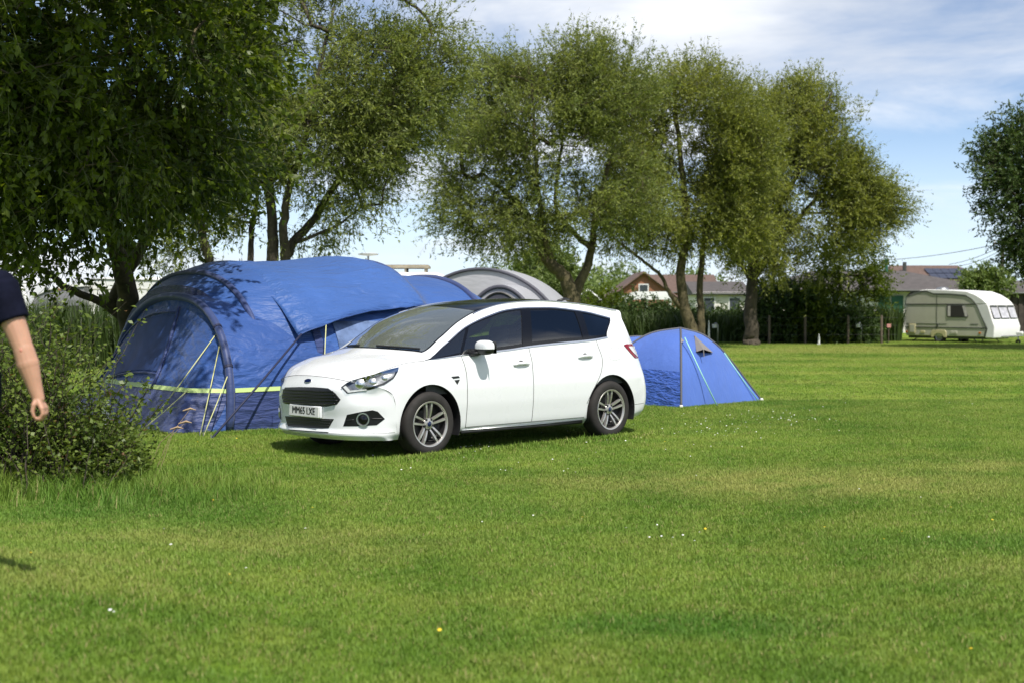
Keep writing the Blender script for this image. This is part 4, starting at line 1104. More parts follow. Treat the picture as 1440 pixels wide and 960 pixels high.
    for q, rq in limb_runs: tm.tube([tuple(p) for p in q], list(rq), 12)
    tr = tm.build('trunk', bmat, root, smooth=True)
    V, F = tubes_np(segs_b, 5); br = finish('branches', fast_mesh('branches', V, F), bmat, root, smooth=True); stuff(br)
    # twigs and leaves
    n = len(ends); E = NA[ends]; out = E - cc; out /= (np.linalg.norm(out, axis=1, keepdims=True) + 1e-9)
    tb = np.repeat(E, twigs, 0) + r_.normal(0, clump_r * .5, (n * twigs, 3))
    td = np.repeat(out, twigs, 0) * .7 + r_.normal(0, .65, (n * twigs, 3)); td[:, 2] += up + r_.normal(0, .2, n * twigs)
    td /= np.linalg.norm(td, axis=1, keepdims=True); tL = twig_len * r_.uniform(.5, 1.3, n * twigs)
    if twig_vis:
        te = tb + td * tL[:, None]
        V, F = tubes_np([(tb[i], te[i], .005, .002) for i in range(0, n * twigs)], 3); tw = finish('twigs', fast_mesh('twigs', V, F), M['twig'], root); stuff(tw)
    f = r_.uniform(0, 1.02, (n * twigs, per)); P = tb[:, None] + td[:, None] * (f * tL[:, None])[..., None]
    P[..., 2] -= droop * (f ** 2) * tL[:, None] * .5
    D = td[:, None] * .8 + r_.normal(0, .75, (n * twigs, per, 3))
    V, F = leaves_np(P.reshape(-1, 3), D.reshape(-1, 3), leaf, wleaf, r_, droop, .6)
    tone = np.repeat(np.clip(r_.normal(.48, .27, n), 0, .95), twigs * per); a = np.clip(tone * .7 + .3 * r_.uniform(0, 1, len(tone)), 0, .92)
    a = np.where(r_.uniform(0, 1, len(a)) < .03, 1.0, a)
    cr = finish('crown', fast_mesh('crown', V, F, np.repeat(a, 4)), lmat, root); stuff(cr)
    return root
def lobe(px, py, Y, rx, rz, ry=None, dy=0.0):
    """ellipsoid with its centre seen at a pixel, Y metres off, pixel radii turned into metres"""
    p = at(px, py, Y); k = Y / FPX; return (p.x, p.y + dy, p.z, rx * k, (ry if ry else (rx + rz) / 2) * k, rz * k)
def limb(pts, Y, r0, r1, dY=0.0):
    """limb drawn from picture points, leaning dY metres away over its length"""
    n = len(pts); return ([tuple(at(a, b, Y + dY * i / max(1, n - 1))) for i, (a, b) in enumerate(pts)], r0, r1)
def foot(px, Y): p = at(px, 424, Y); return (p.x, p.y, 0.0)
def with_foot(px, Y, lm): return ([foot(px, Y)] + lm[0], lm[1] * 1.25, lm[2])

# dark broad-leaved tree over the tent
Y = 21.5
tree('broadleaf_tree', 'dark broad-leaved tree spreading over the big blue tent and bush', 'tree', foot(186, Y),
     [with_foot(186, Y, limb([(186, 480), (182, 430), (172, 380), (150, 300), (120, 200), (90, 80), (80, -60)], Y, .27, .07, -2.5)),
      limb([(184, 455), (140, 425), (100, 408), (60, 380), (10, 350)], Y, .11, .05, -1.5),
      limb([(175, 390), (210, 330), (250, 250), (310, 170), (345, 90)], Y, .15, .04, -2.0),
      limb([(150, 300), (90, 180), (20, 120), (-80, 60)], Y, .13, .04, -5), limb([(130, 240), (180, 120), (220, 20), (240, -90)], Y, .12, .04, -4)],
     [lobe(120, 60, 18.5, 250, 190, 330), lobe(40, 210, 18.0, 200, 130, 240), lobe(270, 110, 20, 110, 140, 200), lobe(300, 200, 20.5, 75, 85, 130), lobe(50, 320, 19.5, 110, 70, 150), lobe(200, 230, 20, 130, 80, 200), lobe(-120, 120, 17.5, 200, 200, 260), lobe(150, -120, 18, 260, 120, 300), lobe(235, -190, 15, 170, 100, 210), lobe(120, -210, 15.5, 190, 120, 230)],
     1000, .115, .060, M['leaf_dark'], M['bark_moss'], 11, twigs=10, per=12, twig_len=.72, up=-.05, shell=.55, droop=.4, gap=.26, clump_r=.34)
# willow behind the tent, many stems
Y = 33
tree('willow_tree', 'tall many-stemmed willow standing behind the big blue tent', 'tree', foot(388, Y),
     [with_foot(384, Y, limb([(384, 390), (383, 340), (380, 270), (372, 180), (365, 80), (360, -20)], Y, .24, .05)),
      with_foot(396, Y, limb([(400, 380), (408, 350), (438, 312), (470, 262), (510, 200), (555, 120), (590, 60)], Y, .20, .04, 1)),
      with_foot(300, Y, limb([(300, 400), (290, 350), (277, 280), (270, 220), (262, 140)], Y, .20, .05, -1)),
      with_foot(352, Y, limb([(352, 380), (354, 330), (362, 280), (350, 210)], Y, .13, .04, 1)),
      with_foot(398, Y, limb([(402, 380), (398, 330), (405, 270), (430, 190), (450, 90), (470, 10)], Y, .19, .04, -1)),
      limb([(420, 340), (470, 320), (510, 290)], Y, .07, .03), limb([(380, 270), (330, 210), (300, 150)], Y, .1, .04)],
     [lobe(420, 70, Y, 150, 140), lobe(530, 110, Y, 110, 110), lobe(600, 90, Y, 60, 85, 70), lobe(580, 160, Y, 58, 62, 80), lobe(515, 215, Y, 72, 52, 90), lobe(340, 150, Y, 110, 130), lobe(450, 200, Y, 110, 80), lobe(300, 290, Y, 75, 60, 70), lobe(490, 282, Y, 55, 30, 60), lobe(440, 330, Y, 45, 28, 60), lobe(500, -40, Y, 120, 80), lobe(250, 330, Y, 50, 50, 60)],
     760, .115, .034, M['leaf_willow'], M['bark'], 21, twigs=12, per=14, twig_len=.78, up=.2, shell=.45, droop=.28, gap=.24, clump_r=.28)
# willow behind the car
Y = 44
tree('willow_tree', 'rounded willow with forked trunk standing behind the white car', 'tree', foot(806, Y),
     [with_foot(806, Y, limb([(806, 428), (802, 408), (790, 385), (768, 365), (752, 330), (735, 295), (710, 270), (680, 245)], Y, .40, .06)),
      limb([(806, 420), (822, 385), (832, 350), (836, 310), (850, 250), (865, 180), (870, 110)], Y, .27, .05, 1),
      limb([(775, 370), (765, 330), (758, 280), (752, 200), (748, 110)], Y, .18, .04, -1), limb([(832, 350), (800, 320), (780, 285), (790, 200), (800, 100)], Y, .15, .04, 1),
      limb([(740, 305), (700, 300), (660, 305)], Y, .09, .03), limb([(836, 300), (880, 260), (905, 210)], Y, .12, .04)],
     [lobe(760, 170, Y, 125, 100), lobe(690, 225, Y, 85, 75), lobe(850, 150, Y, 85, 95), lobe(805, 108, Y, 100, 48), lobe(665, 290, Y, 58, 50, 70), lobe(720, 320, Y, 62, 38, 70), lobe(860, 260, Y, 80, 80), lobe(800, 270, Y, 110, 60), lobe(640, 320, Y, 34, 25, 40), lobe(860, 340, Y, 40, 28, 50), lobe(700, 130, Y, 60, 50)],
     760, .125, .038, M['leaf_willow'], M['bark_moss'], 31, twigs=12, per=13, twig_len=.9, up=.3, shell=.45, droop=.18, gap=.32, clump_r=.28)
# willow with two stems and a low branch
Y = 48
tree('willow_tree', 'willow with two straight stems behind the small dome tent', 'tree', foot(972, Y),
     [with_foot(975, Y, limb([(972, 465), (962, 430), (958, 380), (966, 320), (960, 250), (950, 160), (945, 100)], Y, .32, .06)),
      with_foot(986, Y, limb([(986, 460), (985, 410), (988, 350), (1000, 270), (1010, 180), (1005, 110)], Y, .20, .05, 1)),
      limb([(956, 432), (940, 412), (932, 392), (908, 370), (885, 352), (862, 335)], Y, .13, .05, -.5), limb([(962, 340), (920, 290), (900, 230)], Y, .12, .04), limb([(990, 330), (1030, 280), (1060, 220)], Y, .12, .04)],
     [lobe(975, 185, Y, 95, 90), lobe(905, 205, Y, 66, 95), lobe(1030, 210, Y, 75, 95), lobe(960, 280, Y, 105, 60), lobe(880, 320, Y, 42, 40, 60), lobe(985, 125, Y, 75, 36), lobe(1030, 320, Y, 62, 45), lobe(920, 330, Y, 60, 32)],
     780, .125, .038, M['leaf_willow2'], M['bark_moss'], 41, twigs=12, per=13, twig_len=.9, up=.28, shell=.42, droop=.18, gap=.28, clump_r=.28)
# stout tree at the edge of the hedge
Y = 52
tree('willow_tree', 'stout willow with flared brown trunk at the end of the row', 'tree', foot(1057, Y),
     [with_foot(1057, Y, limb([(1057, 478), (1056, 440), (1058, 390), (1062, 330), (1075, 250), (1090, 170), (1100, 110)], Y, .42, .06)),
      limb([(1060, 390), (1090, 350), (1130, 300), (1170, 260), (1220, 235)], Y, .22, .04, 1), limb([(1060, 400), (1030, 350), (1020, 290)], Y, .16, .05), limb([(1062, 340), (1120, 250), (1150, 170), (1170, 130)], Y, .18, .04, -1), limb([(1130, 300), (1200, 300), (1255, 285)], Y, .08, .03)],
     [lobe(1095, 195, Y, 80, 80), lobe(1165, 225, Y, 70, 80), lobe(1212, 255, Y, 46, 55, 60), lobe(1245, 285, Y, 30, 38, 45), lobe(1120, 280, Y, 100, 65), lobe(1190, 310, Y, 62, 45), lobe(1080, 350, Y, 75, 40), lobe(1135, 150, Y, 45, 35), lobe(1140, 365, Y, 70, 38), lobe(1060, 280, Y, 60, 80)],
     880, .13, .040, M['leaf_willow2'], M['bark'], 51, twigs=12, per=13, twig_len=.9, up=.2, shell=.4, droop=.2, gap=.27, clump_r=.28)
# tree at the right edge
Y = 47
tree('field_tree', 'dense dark green tree beside the telegraph pole and dark shed', 'tree', foot(1478, Y),
     [with_foot(1478, Y, limb([(1478, 440), (1475, 380), (1465, 300), (1455, 220), (1450, 160)], Y, .30, .05)), limb([(1470, 340), (1430, 290), (1400, 240)], Y, .12, .04), limb([(1470, 300), (1520, 220), (1560, 170)], Y, .14, .04)],
     [lobe(1460, 230, Y, 80, 75), lobe(1422, 265, Y, 54, 62), lobe(1450, 340, Y, 40, 45), lobe(1540, 230, Y, 110, 100), lobe(1500, 340, Y, 90, 70), lobe(1405, 215, Y, 30, 40, 40), lobe(1440, 190, Y, 40, 34)],
     900, .14, .055, M['leaf_deep'], M['bark'], 61, twigs=7, per=12, twig_len=.6, up=.2, shell=.35, droop=.15)
# smaller trees and shrubs of the hedge line
def shrub(name, label, px, Y, lob, n, m, seed, leaf=.13, wl=.055, cat='shrub', group=None, **kw):
    b = foot(px, Y); top = max(l[2] for l in lob)
    lm = [([b, (b[0] + .1, b[1], top * .5), (b[0] - .1, b[1], top * .9)], .07, .02)]
    return tree(name, label, cat, b, lm, lob, n, leaf, wl, m, M['bark'], seed, twigs=6, per=11, twig_len=.5, up=.25, shell=.35, group=group, twig_vis=False, **kw)
shrub('small_tree', 'leafy small tree growing in front of the green doors', 1190, 56, [lobe(1190, 370, 56, 50, 42), lobe(1160, 420, 56, 45, 40), lobe(1225, 400, 56, 30, 40), lobe(1205, 330, 56, 26, 30)], 260, M['leaf_dark'], 71, cat='tree')
for i, (px, Y, w_, top, lb, mm) in enumerate(((905, 58, 46, 428, 'dark hedge shrub below the white gazebo', 'leaf_deep'), (960, 60, 44, 434, 'dark hedge shrub behind the two willow stems', 'leaf_deep'), (1020, 60, 44, 440, 'dark hedge shrub in front of the white bungalow', 'leaf_deep'), (1095, 55.2, 42, 392, 'tall dark shrub beside the stout willow trunk', 'leaf_deep'), (1140, 55, 38, 415, 'dark shrub behind the wooden fence posts', 'leaf_dark'), (1180, 55, 36, 435, 'low shrub below the leafy small tree', 'leaf_deep'), (850, 60, 40, 412, 'trimmed shrub below the brick house', 'leaf_dark'))):
    hh = (484 - top) / 2
    shrub('hedge_shrub', lb, px, Y, [lobe(px, top + hh * .9, Y, w_, hh, w_), lobe(px - 15, top + hh * 1.5, Y, w_ * .8, hh * .7, w_), lobe(px + 18, top + hh * 1.4, Y, w_ * .8, hh * .8, w_)], 230, M[mm], 80 + i, leaf=.16, wl=.07)
# far trees
shrub('far_tree', 'pale green tree seen under the forked willow', 772, 66, [lobe(772, 375, 66, 40, 34), lobe(745, 385, 66, 24, 22), lobe(795, 395, 66, 28, 24)], 170, M['leaf_pale'], 91, leaf=.2, wl=.07, cat='tree')
shrub('garden_bush', 'bright green rounded bush beside the forked willow trunk', 765, 54, [lobe(765, 415, 54, 34, 26), lobe(785, 425, 54, 30, 22)], 130, M['leaf_pale'], 92, leaf=.15, wl=.06)
shrub('garden_bush', 'yellow green bush growing beside the dark garage roof', 1390, 68, [lobe(1390, 395, 68, 34, 18), lobe(1375, 400, 68, 20, 16)], 120, M['leaf_pale'], 93, leaf=.18, wl=.07)
def far_wood():
    r_ = np.random.default_rng(5); P = []
    for i in range(170):
        px = r_.uniform(-500, 2100); Yw = r_.uniform(150, 190); p = at(px, 424, Yw); tall = 690 < px < 985; H = r_.uniform(4.5, 7.0) if tall else r_.uniform(2.0, 3.2); W0 = r_.uniform(3, 6)
        n = 1300; d = r_.normal(size=(n, 3)); d /= np.linalg.norm(d, axis=1, keepdims=True); d[:, 2] = np.abs(d[:, 2]); P.append(np.array((p.x, p.y, 0)) + d * (W0, W0, H) * r_.uniform(.6, 1.05, (n, 1)))
    P = np.concatenate(P); V, F = leaves_np(P, r_.normal(size=P.shape), .5, .3, r_, 0, .4)
    return finish('far_woodland', fast_mesh('far_woodland', V, F, np.repeat(r_.uniform(0, .9, len(P)), 4)), M['leaf_pale'])
tag(stuff(far_wood()), 'low line of trees along the far edge of the fields', 'trees')
# reeds
def blades(name, label, pts, h0, h1, wd, m, seed, spread=.5):
    r_ = np.random.default_rng(seed); n = len(pts); B = np.array(pts); H = r_.uniform(h0, h1, n); a = r_.uniform(0, 6.283, n); lean = r_.uniform(0, spread, n) * H
    dx, dy = np.cos(a), np.sin(a); s = np.stack([-dy, dx, 0 * a], 1) * wd; V = []
    for q, wq in ((0, 1.0), (.35, .9), (.7, .7), (1.0, .08)):
        c_ = B + np.stack([dx * lean * q * q, dy * lean * q * q, H * q * (1 - .12 * q)], 1); V += [c_ - s * wq, c_ + s * wq]
    V = np.stack(V, 1).reshape(-1, 3); o_ = np.arange(n)[:, None] * 8
    F = np.concatenate([o_ + np.array([[0, 1, 3, 2]]), o_ + np.array([[2, 3, 5, 4]]), o_ + np.array([[4, 5, 7, 6]])]).astype(int)
    return tag(stuff(finish(name, fast_mesh(name, V, F, np.repeat(r_.uniform(0, .9, n), 8)), m)), label, 'reeds')
def belt(px0, px1, Y0, Y1, n, seed):
    r_ = np.random.default_rng(seed); Yy = r_.uniform(Y0, Y1, n); X = (r_.uniform(px0, px1, n) - 720) / FPX * Yy; return np.stack([X, Yy, 0 * X], 1)
blades('reed_bed', 'dark reeds in front of the white caravan behind the bush', belt(-300, 330, 33.5, 37, 9000, 1), 1.1, 2.0, .018, M['reed'], 2, .35)
blades('reed_belt', 'tall reeds beside the small beige caravan', belt(1180, 1268, 56.5, 59.5, 2600, 3), 1.0, 1.75, .02, M['reed'], 4, .35)
blades('hedge_reeds', 'reedy growth along the foot of the far hedge', belt(820, 1070, 55.5, 58, 4200, 5), .6, 1.5, .022, M['reed'], 6, .5)

# the leafy bush at the left
def bush():
    r_ = np.random.default_rng(77); b = np.array((-4.35, 12.3, 0.0)); root = empty('leafy_bush', b, 0, 'tangled leafy green bush in front of the big blue tent', 'bush')
    segs, P, D, T = [], [], [], []
    for i in range(430):
        x = r_.uniform(-1.55, 1.12); y = r_.normal(0, .42)
        prof_ = np.interp(x, [-1.6, -1.0, -.5, -.1, .4, .8, 1.15], [2.2, 2.2, 2.15, 2.0, 1.5, .98, .5]); H = prof_ * r_.uniform(.3, 1.08) * (1.0 - .25 * min(1, abs(y) / .9))
        p = np.array((x * .92, y * .8, 0.0)); d = np.array((r_.normal(0, .22), r_.normal(0, .22), 1.0)); m = 7; prev = p
        for k in range(m):
            q = prev + d / np.linalg.norm(d) * H / m * 1.08; d = d + np.array((r_.normal(0, .2), r_.normal(0, .2), -.05)); segs.append((prev, q, .006 * (1.2 - k / m), .006 * (1.1 - k / m)))
            nl = 8 if k > 1 else 3
            for _ in range(nl):
                f = r_.uniform(); P.append(prev * (1 - f) + q * f + r_.normal(0, .03, 3)); dd = r_.normal(0, 1, 3); dd[2] = dd[2] * .5 + .1; D.append(dd); T.append(i)
            prev = q
    # a few tall sprays
    for (x, H, lx) in ((-.62, 1.7, .1), (-.1, 1.42, .1), (.05, 1.36, .15), (.17, 1.45, .1), (.24, 1.38, .2), (.35, 1.2, .15), (.5, 1.12, .2), (.66, 1.0, .2), (.8, .9, .3), (.9, .75, .35), (-.02, 1.25, -.1)):
        prev = np.array((x, -.1, .2))
        for k in range(9):
            q = prev + np.array((lx * .11 + r_.normal(0, .015), r_.normal(0, .015), (H - .2) / 9)); segs.append((prev, q, .005, .004))
            for _ in range(6): P.append(q + r_.normal(0, .025, 3)); dd = r_.normal(0, 1, 3); dd[2] *= .5; D.append(dd); T.append(1000)
            prev = q
    V, F = tubes_np(segs, 4); stuff(finish('stems', fast_mesh('stems', V, F), M['bark'], root))
    P, D = np.array(P), np.array(D); V, F = leaves_np(P, D, .054, .033, r_, .12, .9)
    tone = r_.uniform(0, 1, 1001)[np.array(T)]; a = np.clip(tone * .55 + r_.uniform(0, .45, len(tone)), 0, .92); a = np.where(r_.uniform(0, 1, len(a)) < .02, 1, a)
    stuff(finish('leaves', fast_mesh('leaves', V, F, np.repeat(a, 4)), M['leaf_bush'], root))
    return root
bush()
M['seedhead'] = mat('seed_head', (.36, .26, .16), .9)
sd = MB()
for (a, b, hh) in ((268, 574, .1), (262, 592, .12), (250, 600, .1)):
    p = at(a, b, 12.6); g_ = Vector((p.x - .32, p.y, 0)); sd.tube([g_, g_.lerp(p, .6) + Vector((-.03, 0, .06)), p], .0025, 4); sd.tube([p + Vector((-.07, 0, -.02)), p, p + Vector((.05, 0, -.012))], [.006, .012, .003], 5)
tag(stuff(sd.build('dry_grass_stems', M['seedhead'])), 'dry brown grass stems beside the leafy bush', 'grass')
# ================================================================ caravans
M['beige'] = mat('caravan_beige', (.46, .45, .37), .5, var=.05, vscale=2); M['gelcoat'] = mat('caravan_white', (.74, .74, .72), .4, var=.04, vscale=2)
M['trim_dark'] = mat('dark_trim', (.05, .055, .05), .6); M['cream'] = mat('cream_plastic', (.52, .47, .27), .55); M['curtain'] = mat('curtain', (.50, .47, .45), .9, var=.15, vscale=8); M['van_glass'] = glass_mat('caravan_glass', (.75, .78, .78), .03)
M['net_pane'] = mat('net_curtained_pane', (.50, .49, .53), .35, coat=.4, var=.25, vscale=5)
M['dark_room'] = mat('dark_room', (.03, .028, .025), .9); M['amber'] = mat('amber_lens', (.45, .14, .02), .3); M['galv'] = mat('galvanised', (.35, .36, .37), .45, metal=.8, var=.15, vscale=10)
M['solar_frame'] = mat('roof_rack', (.33, .29, .22), .7, var=.2, vscale=6)
def smooth_poly(pts, n=6):
    return [tuple(p) for p in pchip_eval(np.array(pts, float), np.linspace(0, len(pts) - 1, (len(pts) - 1) * n + 1))]
def small_caravan():
    p0 = gnd(1273, 481); ang = -50; k = 57.0 / p0.y; loc = Vector((p0.x * k, 57.0, -.04))
    root = empty('caravan', loc, R(ang), 'small beige and white caravan with front windows by the green doors', 'caravan'); Wd = 2.0; root.scale = (.94, .94, .94)
    prof_ = [(.08, .30), (.0, .62), (.0, 1.70), (.06, 1.98), (.24, 2.15), (.55, 2.20), (1.05, 2.20), (1.22, 2.16), (1.38, 2.09), (2.2, 2.07), (2.95, 2.0), (3.25, 1.85), (3.46, 1.62), (3.92, .66), (3.84, .30)]
    MB().prism([(x, 0, z) for x, z in prof_], (0, Wd, 0)).build('body', M['beige'], root, bevel=.03)
    top = [(.16, 2.06), (.40, 2.18), (.75, 2.25), (1.0, 2.29), (2.0, 2.26), (2.95, 2.20), (3.4, 2.05), (3.75, 1.85), (3.95, 1.66)]
    under = [(3.42, 1.66), (3.22, 1.86), (2.93, 2.03), (2.2, 2.09), (1.38, 2.105), (1.05, 2.215), (.55, 2.212), (.26, 2.165)]
    MB().prism([(x, -.015, z) for x, z in top + under], (0, Wd + .03, 0)).build('roof', M['gelcoat'], root, bevel=.03)
    # front shell: upper screen, locker
    fr_ = [(3.40, 1.655), (3.97, 1.655), (4.20, .98), (4.30, .72), (4.24, .26), (3.86, .26), (3.95, .66)]
    MB().prism([(x, -.012, z) for x, z in fr_], (0, Wd + .024, 0)).build('front_shell', M['gelcoat'], root, bevel=.03)
    d = Vector((4.20 - 3.97, 0, .98 - 1.655)); nrm = Vector((-d.z, 0, d.x)).normalized(); nrm = Vector((.945, 0, .32))
    for y0, y1 in ((.08, .62), (.68, 1.32), (1.38, 1.92)):
        a = Vector((3.985, 0, 1.61)); b = Vector((4.175, 0, 1.05)); q = [a + Vector((.012, y0, 0)), a + Vector((.012, y1, 0)), b + Vector((.012, y1, 0)), b + Vector((.012, y0, 0))]
        wn = MB().prism(q, nrm * .02).build('front_window', M['trim_dark'], root, bevel=.01)
        g_ = [q[0] + Vector((.0, .03, -.03)), q[1] + Vector((.0, -.03, -.03)), q[2] + Vector((0, -.03, .03)), q[3] + Vector((0, .03, .03))]
        MB().prism([p + nrm * .022 for p in g_], nrm * .005).build('pane', M['net_pane'], wn)
    # side window
    wq = [(2.05, 1.62), (2.82, 1.62), (3.08, 1.16), (3.04, 1.10), (2.10, 1.10), (2.05, 1.16)]
    sw_ = MB().prism([(x, -.002, z) for x, z in wq], (0, -.022, 0)).build('side_window', M['trim_dark'], root, bevel=.008)
    MB().prism([(x * .93 + 2.5 * .07, -.026, z * .90 + 1.36 * .10) for x, z in wq], (0, -.004, 0)).build('pane', M['dark_room'], sw_)
    for x0, x1, sl in ((2.11, 2.24, 0), (2.80, 2.92, .13)): MB().prism([(x0, -.031, 1.58), (x1, -.031, 1.58), (x1 + sl, -.031, 1.14), (x0 + sl, -.031, 1.14)], (0, -.004, 0)).build('curtain', M['curtain'], sw_)
    for z0 in (1.655, .665): MB().box((1.72 if z0 > 1 else 1.95, -.008, z0), (3.44 if z0 > 1 else 3.9, .02, .035)).build('trim_strip', M['trim_dark'], root)
    MB().box((1.0, -.006, .82), (2.1, .012, .012)).build('trim_line', M['trim_dark'], root); MB().box((3.35, -.006, .82), (.36, .012, .02)).build('name_strip', M['trim_dark'], root)
    edge = [(.10, .30), (-.01, .62), (-.01, 1.70), (.05, 1.99), (.24, 2.16), (.55, 2.212), (1.05, 2.212), (1.22, 2.17), (1.38, 2.10), (2.2, 2.08), (2.95, 2.01), (3.25, 1.86), (3.46, 1.63), (3.92, .66), (3.84, .30)]
    MB().tube([(x, -.012, z) for x, z in edge], .016, 6).build('edge_trim', M['trim_dark'], root)
    MB().box((1.56, -.01, 1.2), (.012, .012, 1.7)).build('door_edge', M['trim_dark'], root); MB().box((1.62, -.03, .76), (.05, .05, .09)).build('door_handle', M['trim_dark'], root)
    hb = MB().box((.36, -.015, .60), (.34, .03, .42)).build('service_hatch', M['cream'], root, bevel=.02); MB().box((.36, -.034, .60), (.22, .012, .30)).build('hatch_panel', M['beige'], hb, bevel=.01)
    MB().box((.88, -.012, .47), (.2, .03, .1)).build('vent', M['cream'], root, bevel=.01); MB().box((2.4, -.012, .46), (.3, .03, .12)).build('vent', M['beige'], root, bevel=.01)
    for x, m in ((.07, 'amber'), (3.62, 'amber')): MB().box((x, -.012, .46), (.1, .03, .08)).build('side_lamp', M[m], root, bevel=.01)
    ar = [(1.30, .25), (1.30, .48), (1.38, .56), (1.96, .56), (2.04, .48), (2.04, .25), (1.92, .25), (1.84, .38), (1.66, .42), (1.50, .38), (1.42, .25)]
    MB().prism([(x, -.03, z) for x, z in ar], (0, .06, 0)).build('wheel_arch', M['cream'], root, bevel=.01)
    MB().box((1.95, 1.0, .25), (3.7, 1.8, .10)).build('chassis', M['trim_dark'], root)
    for y in (.10, Wd - .10):
        wl = MB().lathe([(.18, -.09), (.26, -.09), (.285, -.05), (.285, .05), (.26, .09), (.18, .09)], 28, c=(1.67, y, .285)).build('wheel', M['rubber'], root, smooth=True, angle=40)
        MB().lathe([(.185, -.085), (.16, -.06), (.06, -.075), (.0, -.08)], 24, c=(1.67, y, .285)).build('hub', M['galv'], wl, smooth=True)
    for x, dx in ((.55, -.28), (3.2, .22), (2.7, -.12)):
        for y in (.15, Wd - .15): MB().tube([(x, y, .25), (x + dx, y, .05)], .022, 6).build('corner_steady', M['trim_dark'], root)
    for y in (.55, 1.45): MB().tube([(4.1, y, .32), (5.0, 1.0, .36)], .035, 6).build('draw_bar', M['galv'], root)
    MB().box((4.85, 1.0, .46), (.3, .14, .14)).build('hitch_cover', M['gelcoat'], root, bevel=.04)
    MB().tube([(4.75, 1.05, .5), (4.75, 1.05, .16)], .03, 8).build('jockey_post', M['galv'], root); MB().lathe([(.04, -.04), (.10, -.04), (.10, .04), (.04, .04)], 16, c=(4.75, 1.05, .10)).build('jockey_wheel', M['rubber'], root)
    MB().lathe([(.26, .0), (.24, .06), (.1, .11), (.0, .115)], 18, 'z', (1.25, .9, 2.29)).build('roof_vent', M['galv'], root, smooth=True)
small_caravan()
def white_caravan(name, label, px0, px1, Yn, H, rz=0.0, extra=None):
    a, b = at(px0, 424, Yn), at(px1, 424, Yn); L = (b - a).length
    root = empty(name, (a.x, a.y, 0), rz, label, 'caravan'); Wd = 2.2
    prof_ = [(.05, .35), (.0, .7), (.06, H * .8), (.25, H * .97), (.6, H), (L - .5, H), (L - .2, H * .95), (L, H * .7), (L + .03, .75), (L - .1, .35)]
    MB().prism([(x, 0, z) for x, z in prof_], (0, Wd, 0)).build('body', M['gelcoat'], root, bevel=.05)
    n = max(1, int(L / 1.6))
    for i in range(n):
        x = .5 + i * (L - 1) / max(1, n - .2); wn = MB().box((x + .4, -.01, 1.55), (.9, .03, .6)).build('window', M['trim_dark'], root, bevel=.02); MB().box((x + .4, -.028, 1.55), (.8, .01, .5)).build('pane', M['van_glass'], wn)
    for z in (.8, 2.0): MB().box((L / 2, -.006, z), (L * .94, .014, .03)).build('trim_strip', M['beige'], root)
    MB().box((L / 2, Wd / 2, .3), (L * .9, Wd * .85, .1)).build('chassis', M['trim_dark'], root)
    for y in (.12, Wd - .12): MB().lathe([(.0, -.09), (.30, -.09), (.32, -.04), (.32, .04), (.30, .09), (.0, .09)], 24, c=(L / 2, y, .32)).build('wheel', M['rubber'], root, smooth=True, angle=40)
    MB().tube([(0, -.01, H * .985), (L, -.01, H * .95)], .03, 6).build('gutter_rail', M['galv'], root)
    return root, L, Wd
cv1, L1, W1 = white_caravan('caravan', 'white caravan hidden behind the tunnel tent with a rack on its roof', 440, 640, 38.0, 2.42)
# roof rack with folded panel
rk = MB()
for x in (1.95, 2.5, 3.05): MB().box((x, .9, 2.50), (.05, .9, .17)).build('rack_leg', M['solar_frame'], cv1)
rkp = MB().box((2.5, .9, 2.58), (1.30, 1.0, .07)).build('rack_deck', M['solar_frame'], cv1, bevel=.01)
for i in range(5): MB().box((2.5, .5 + i * .2, 2.63), (1.25, .06, .03)).build('rack_slat', M['solar_frame'], rkp)
dp_ = at(518, 424, 38.6); dish = empty('satellite_dish', (dp_.x, dp_.y, 2.39), 0, 'flat white dish on a thin pole above the tunnel tent roof', 'dish')
ztop = at(518, 359, 38.6).z - 2.39
MB().tube([(0, 0, 0), (0, 0, ztop)], .028, 8).build('pole', M['galv'], dish, smooth=True)
MB().lathe([(.0, ztop + .05), (.20, ztop + .055), (.29, ztop + .035), (.27, ztop), (.06, ztop - .03), (.0, ztop - .03)], 28, 'z').build('dish_plate', M['gelcoat'], dish, smooth=True, angle=50)
cv2, L2, W2 = white_caravan('caravan', 'white caravan standing behind the reeds left of the tunnel tent', 118, 300, 42.0, 2.35)
# awning beside it
aw = empty('awning', at(48, 424, 41.5) - Vector((0, 0, CAMH)), 0, 'grey and white awning beside the caravan behind the reeds', 'awning')
L_aw = (at(118, 424, 41.5) - at(48, 424, 41.5)).length
M['awning_grey'] = fabric('awning_grey', (.27, .27, .29), .15, wr=.2)
MB().prism([(0, 0, 0), (0, 0, 1.75), (.5, 0, 2.0), (L_aw, 0, 2.05), (L_aw, 0, 0)], (0, 2.2, 0)).build('wall', M['awning_grey'], aw)
MB().prism([(-.08, -.05, 1.74), (.5, -.05, 2.02), (L_aw + .05, -.05, 2.2), (L_aw + .05, -.05, 2.08), (.5, -.05, 1.98)], (0, 2.35, 0)).build('roof', M['gelcoat'], aw)
MB().box((L_aw * .6, -.02, 1.1), (.9, .02, .8)).build('window', M['dark_room'], aw)
cv3, L3_, W3 = white_caravan('caravan', 'white caravan at the left end behind the walking person', -120, 40, 43.0, 2.3)

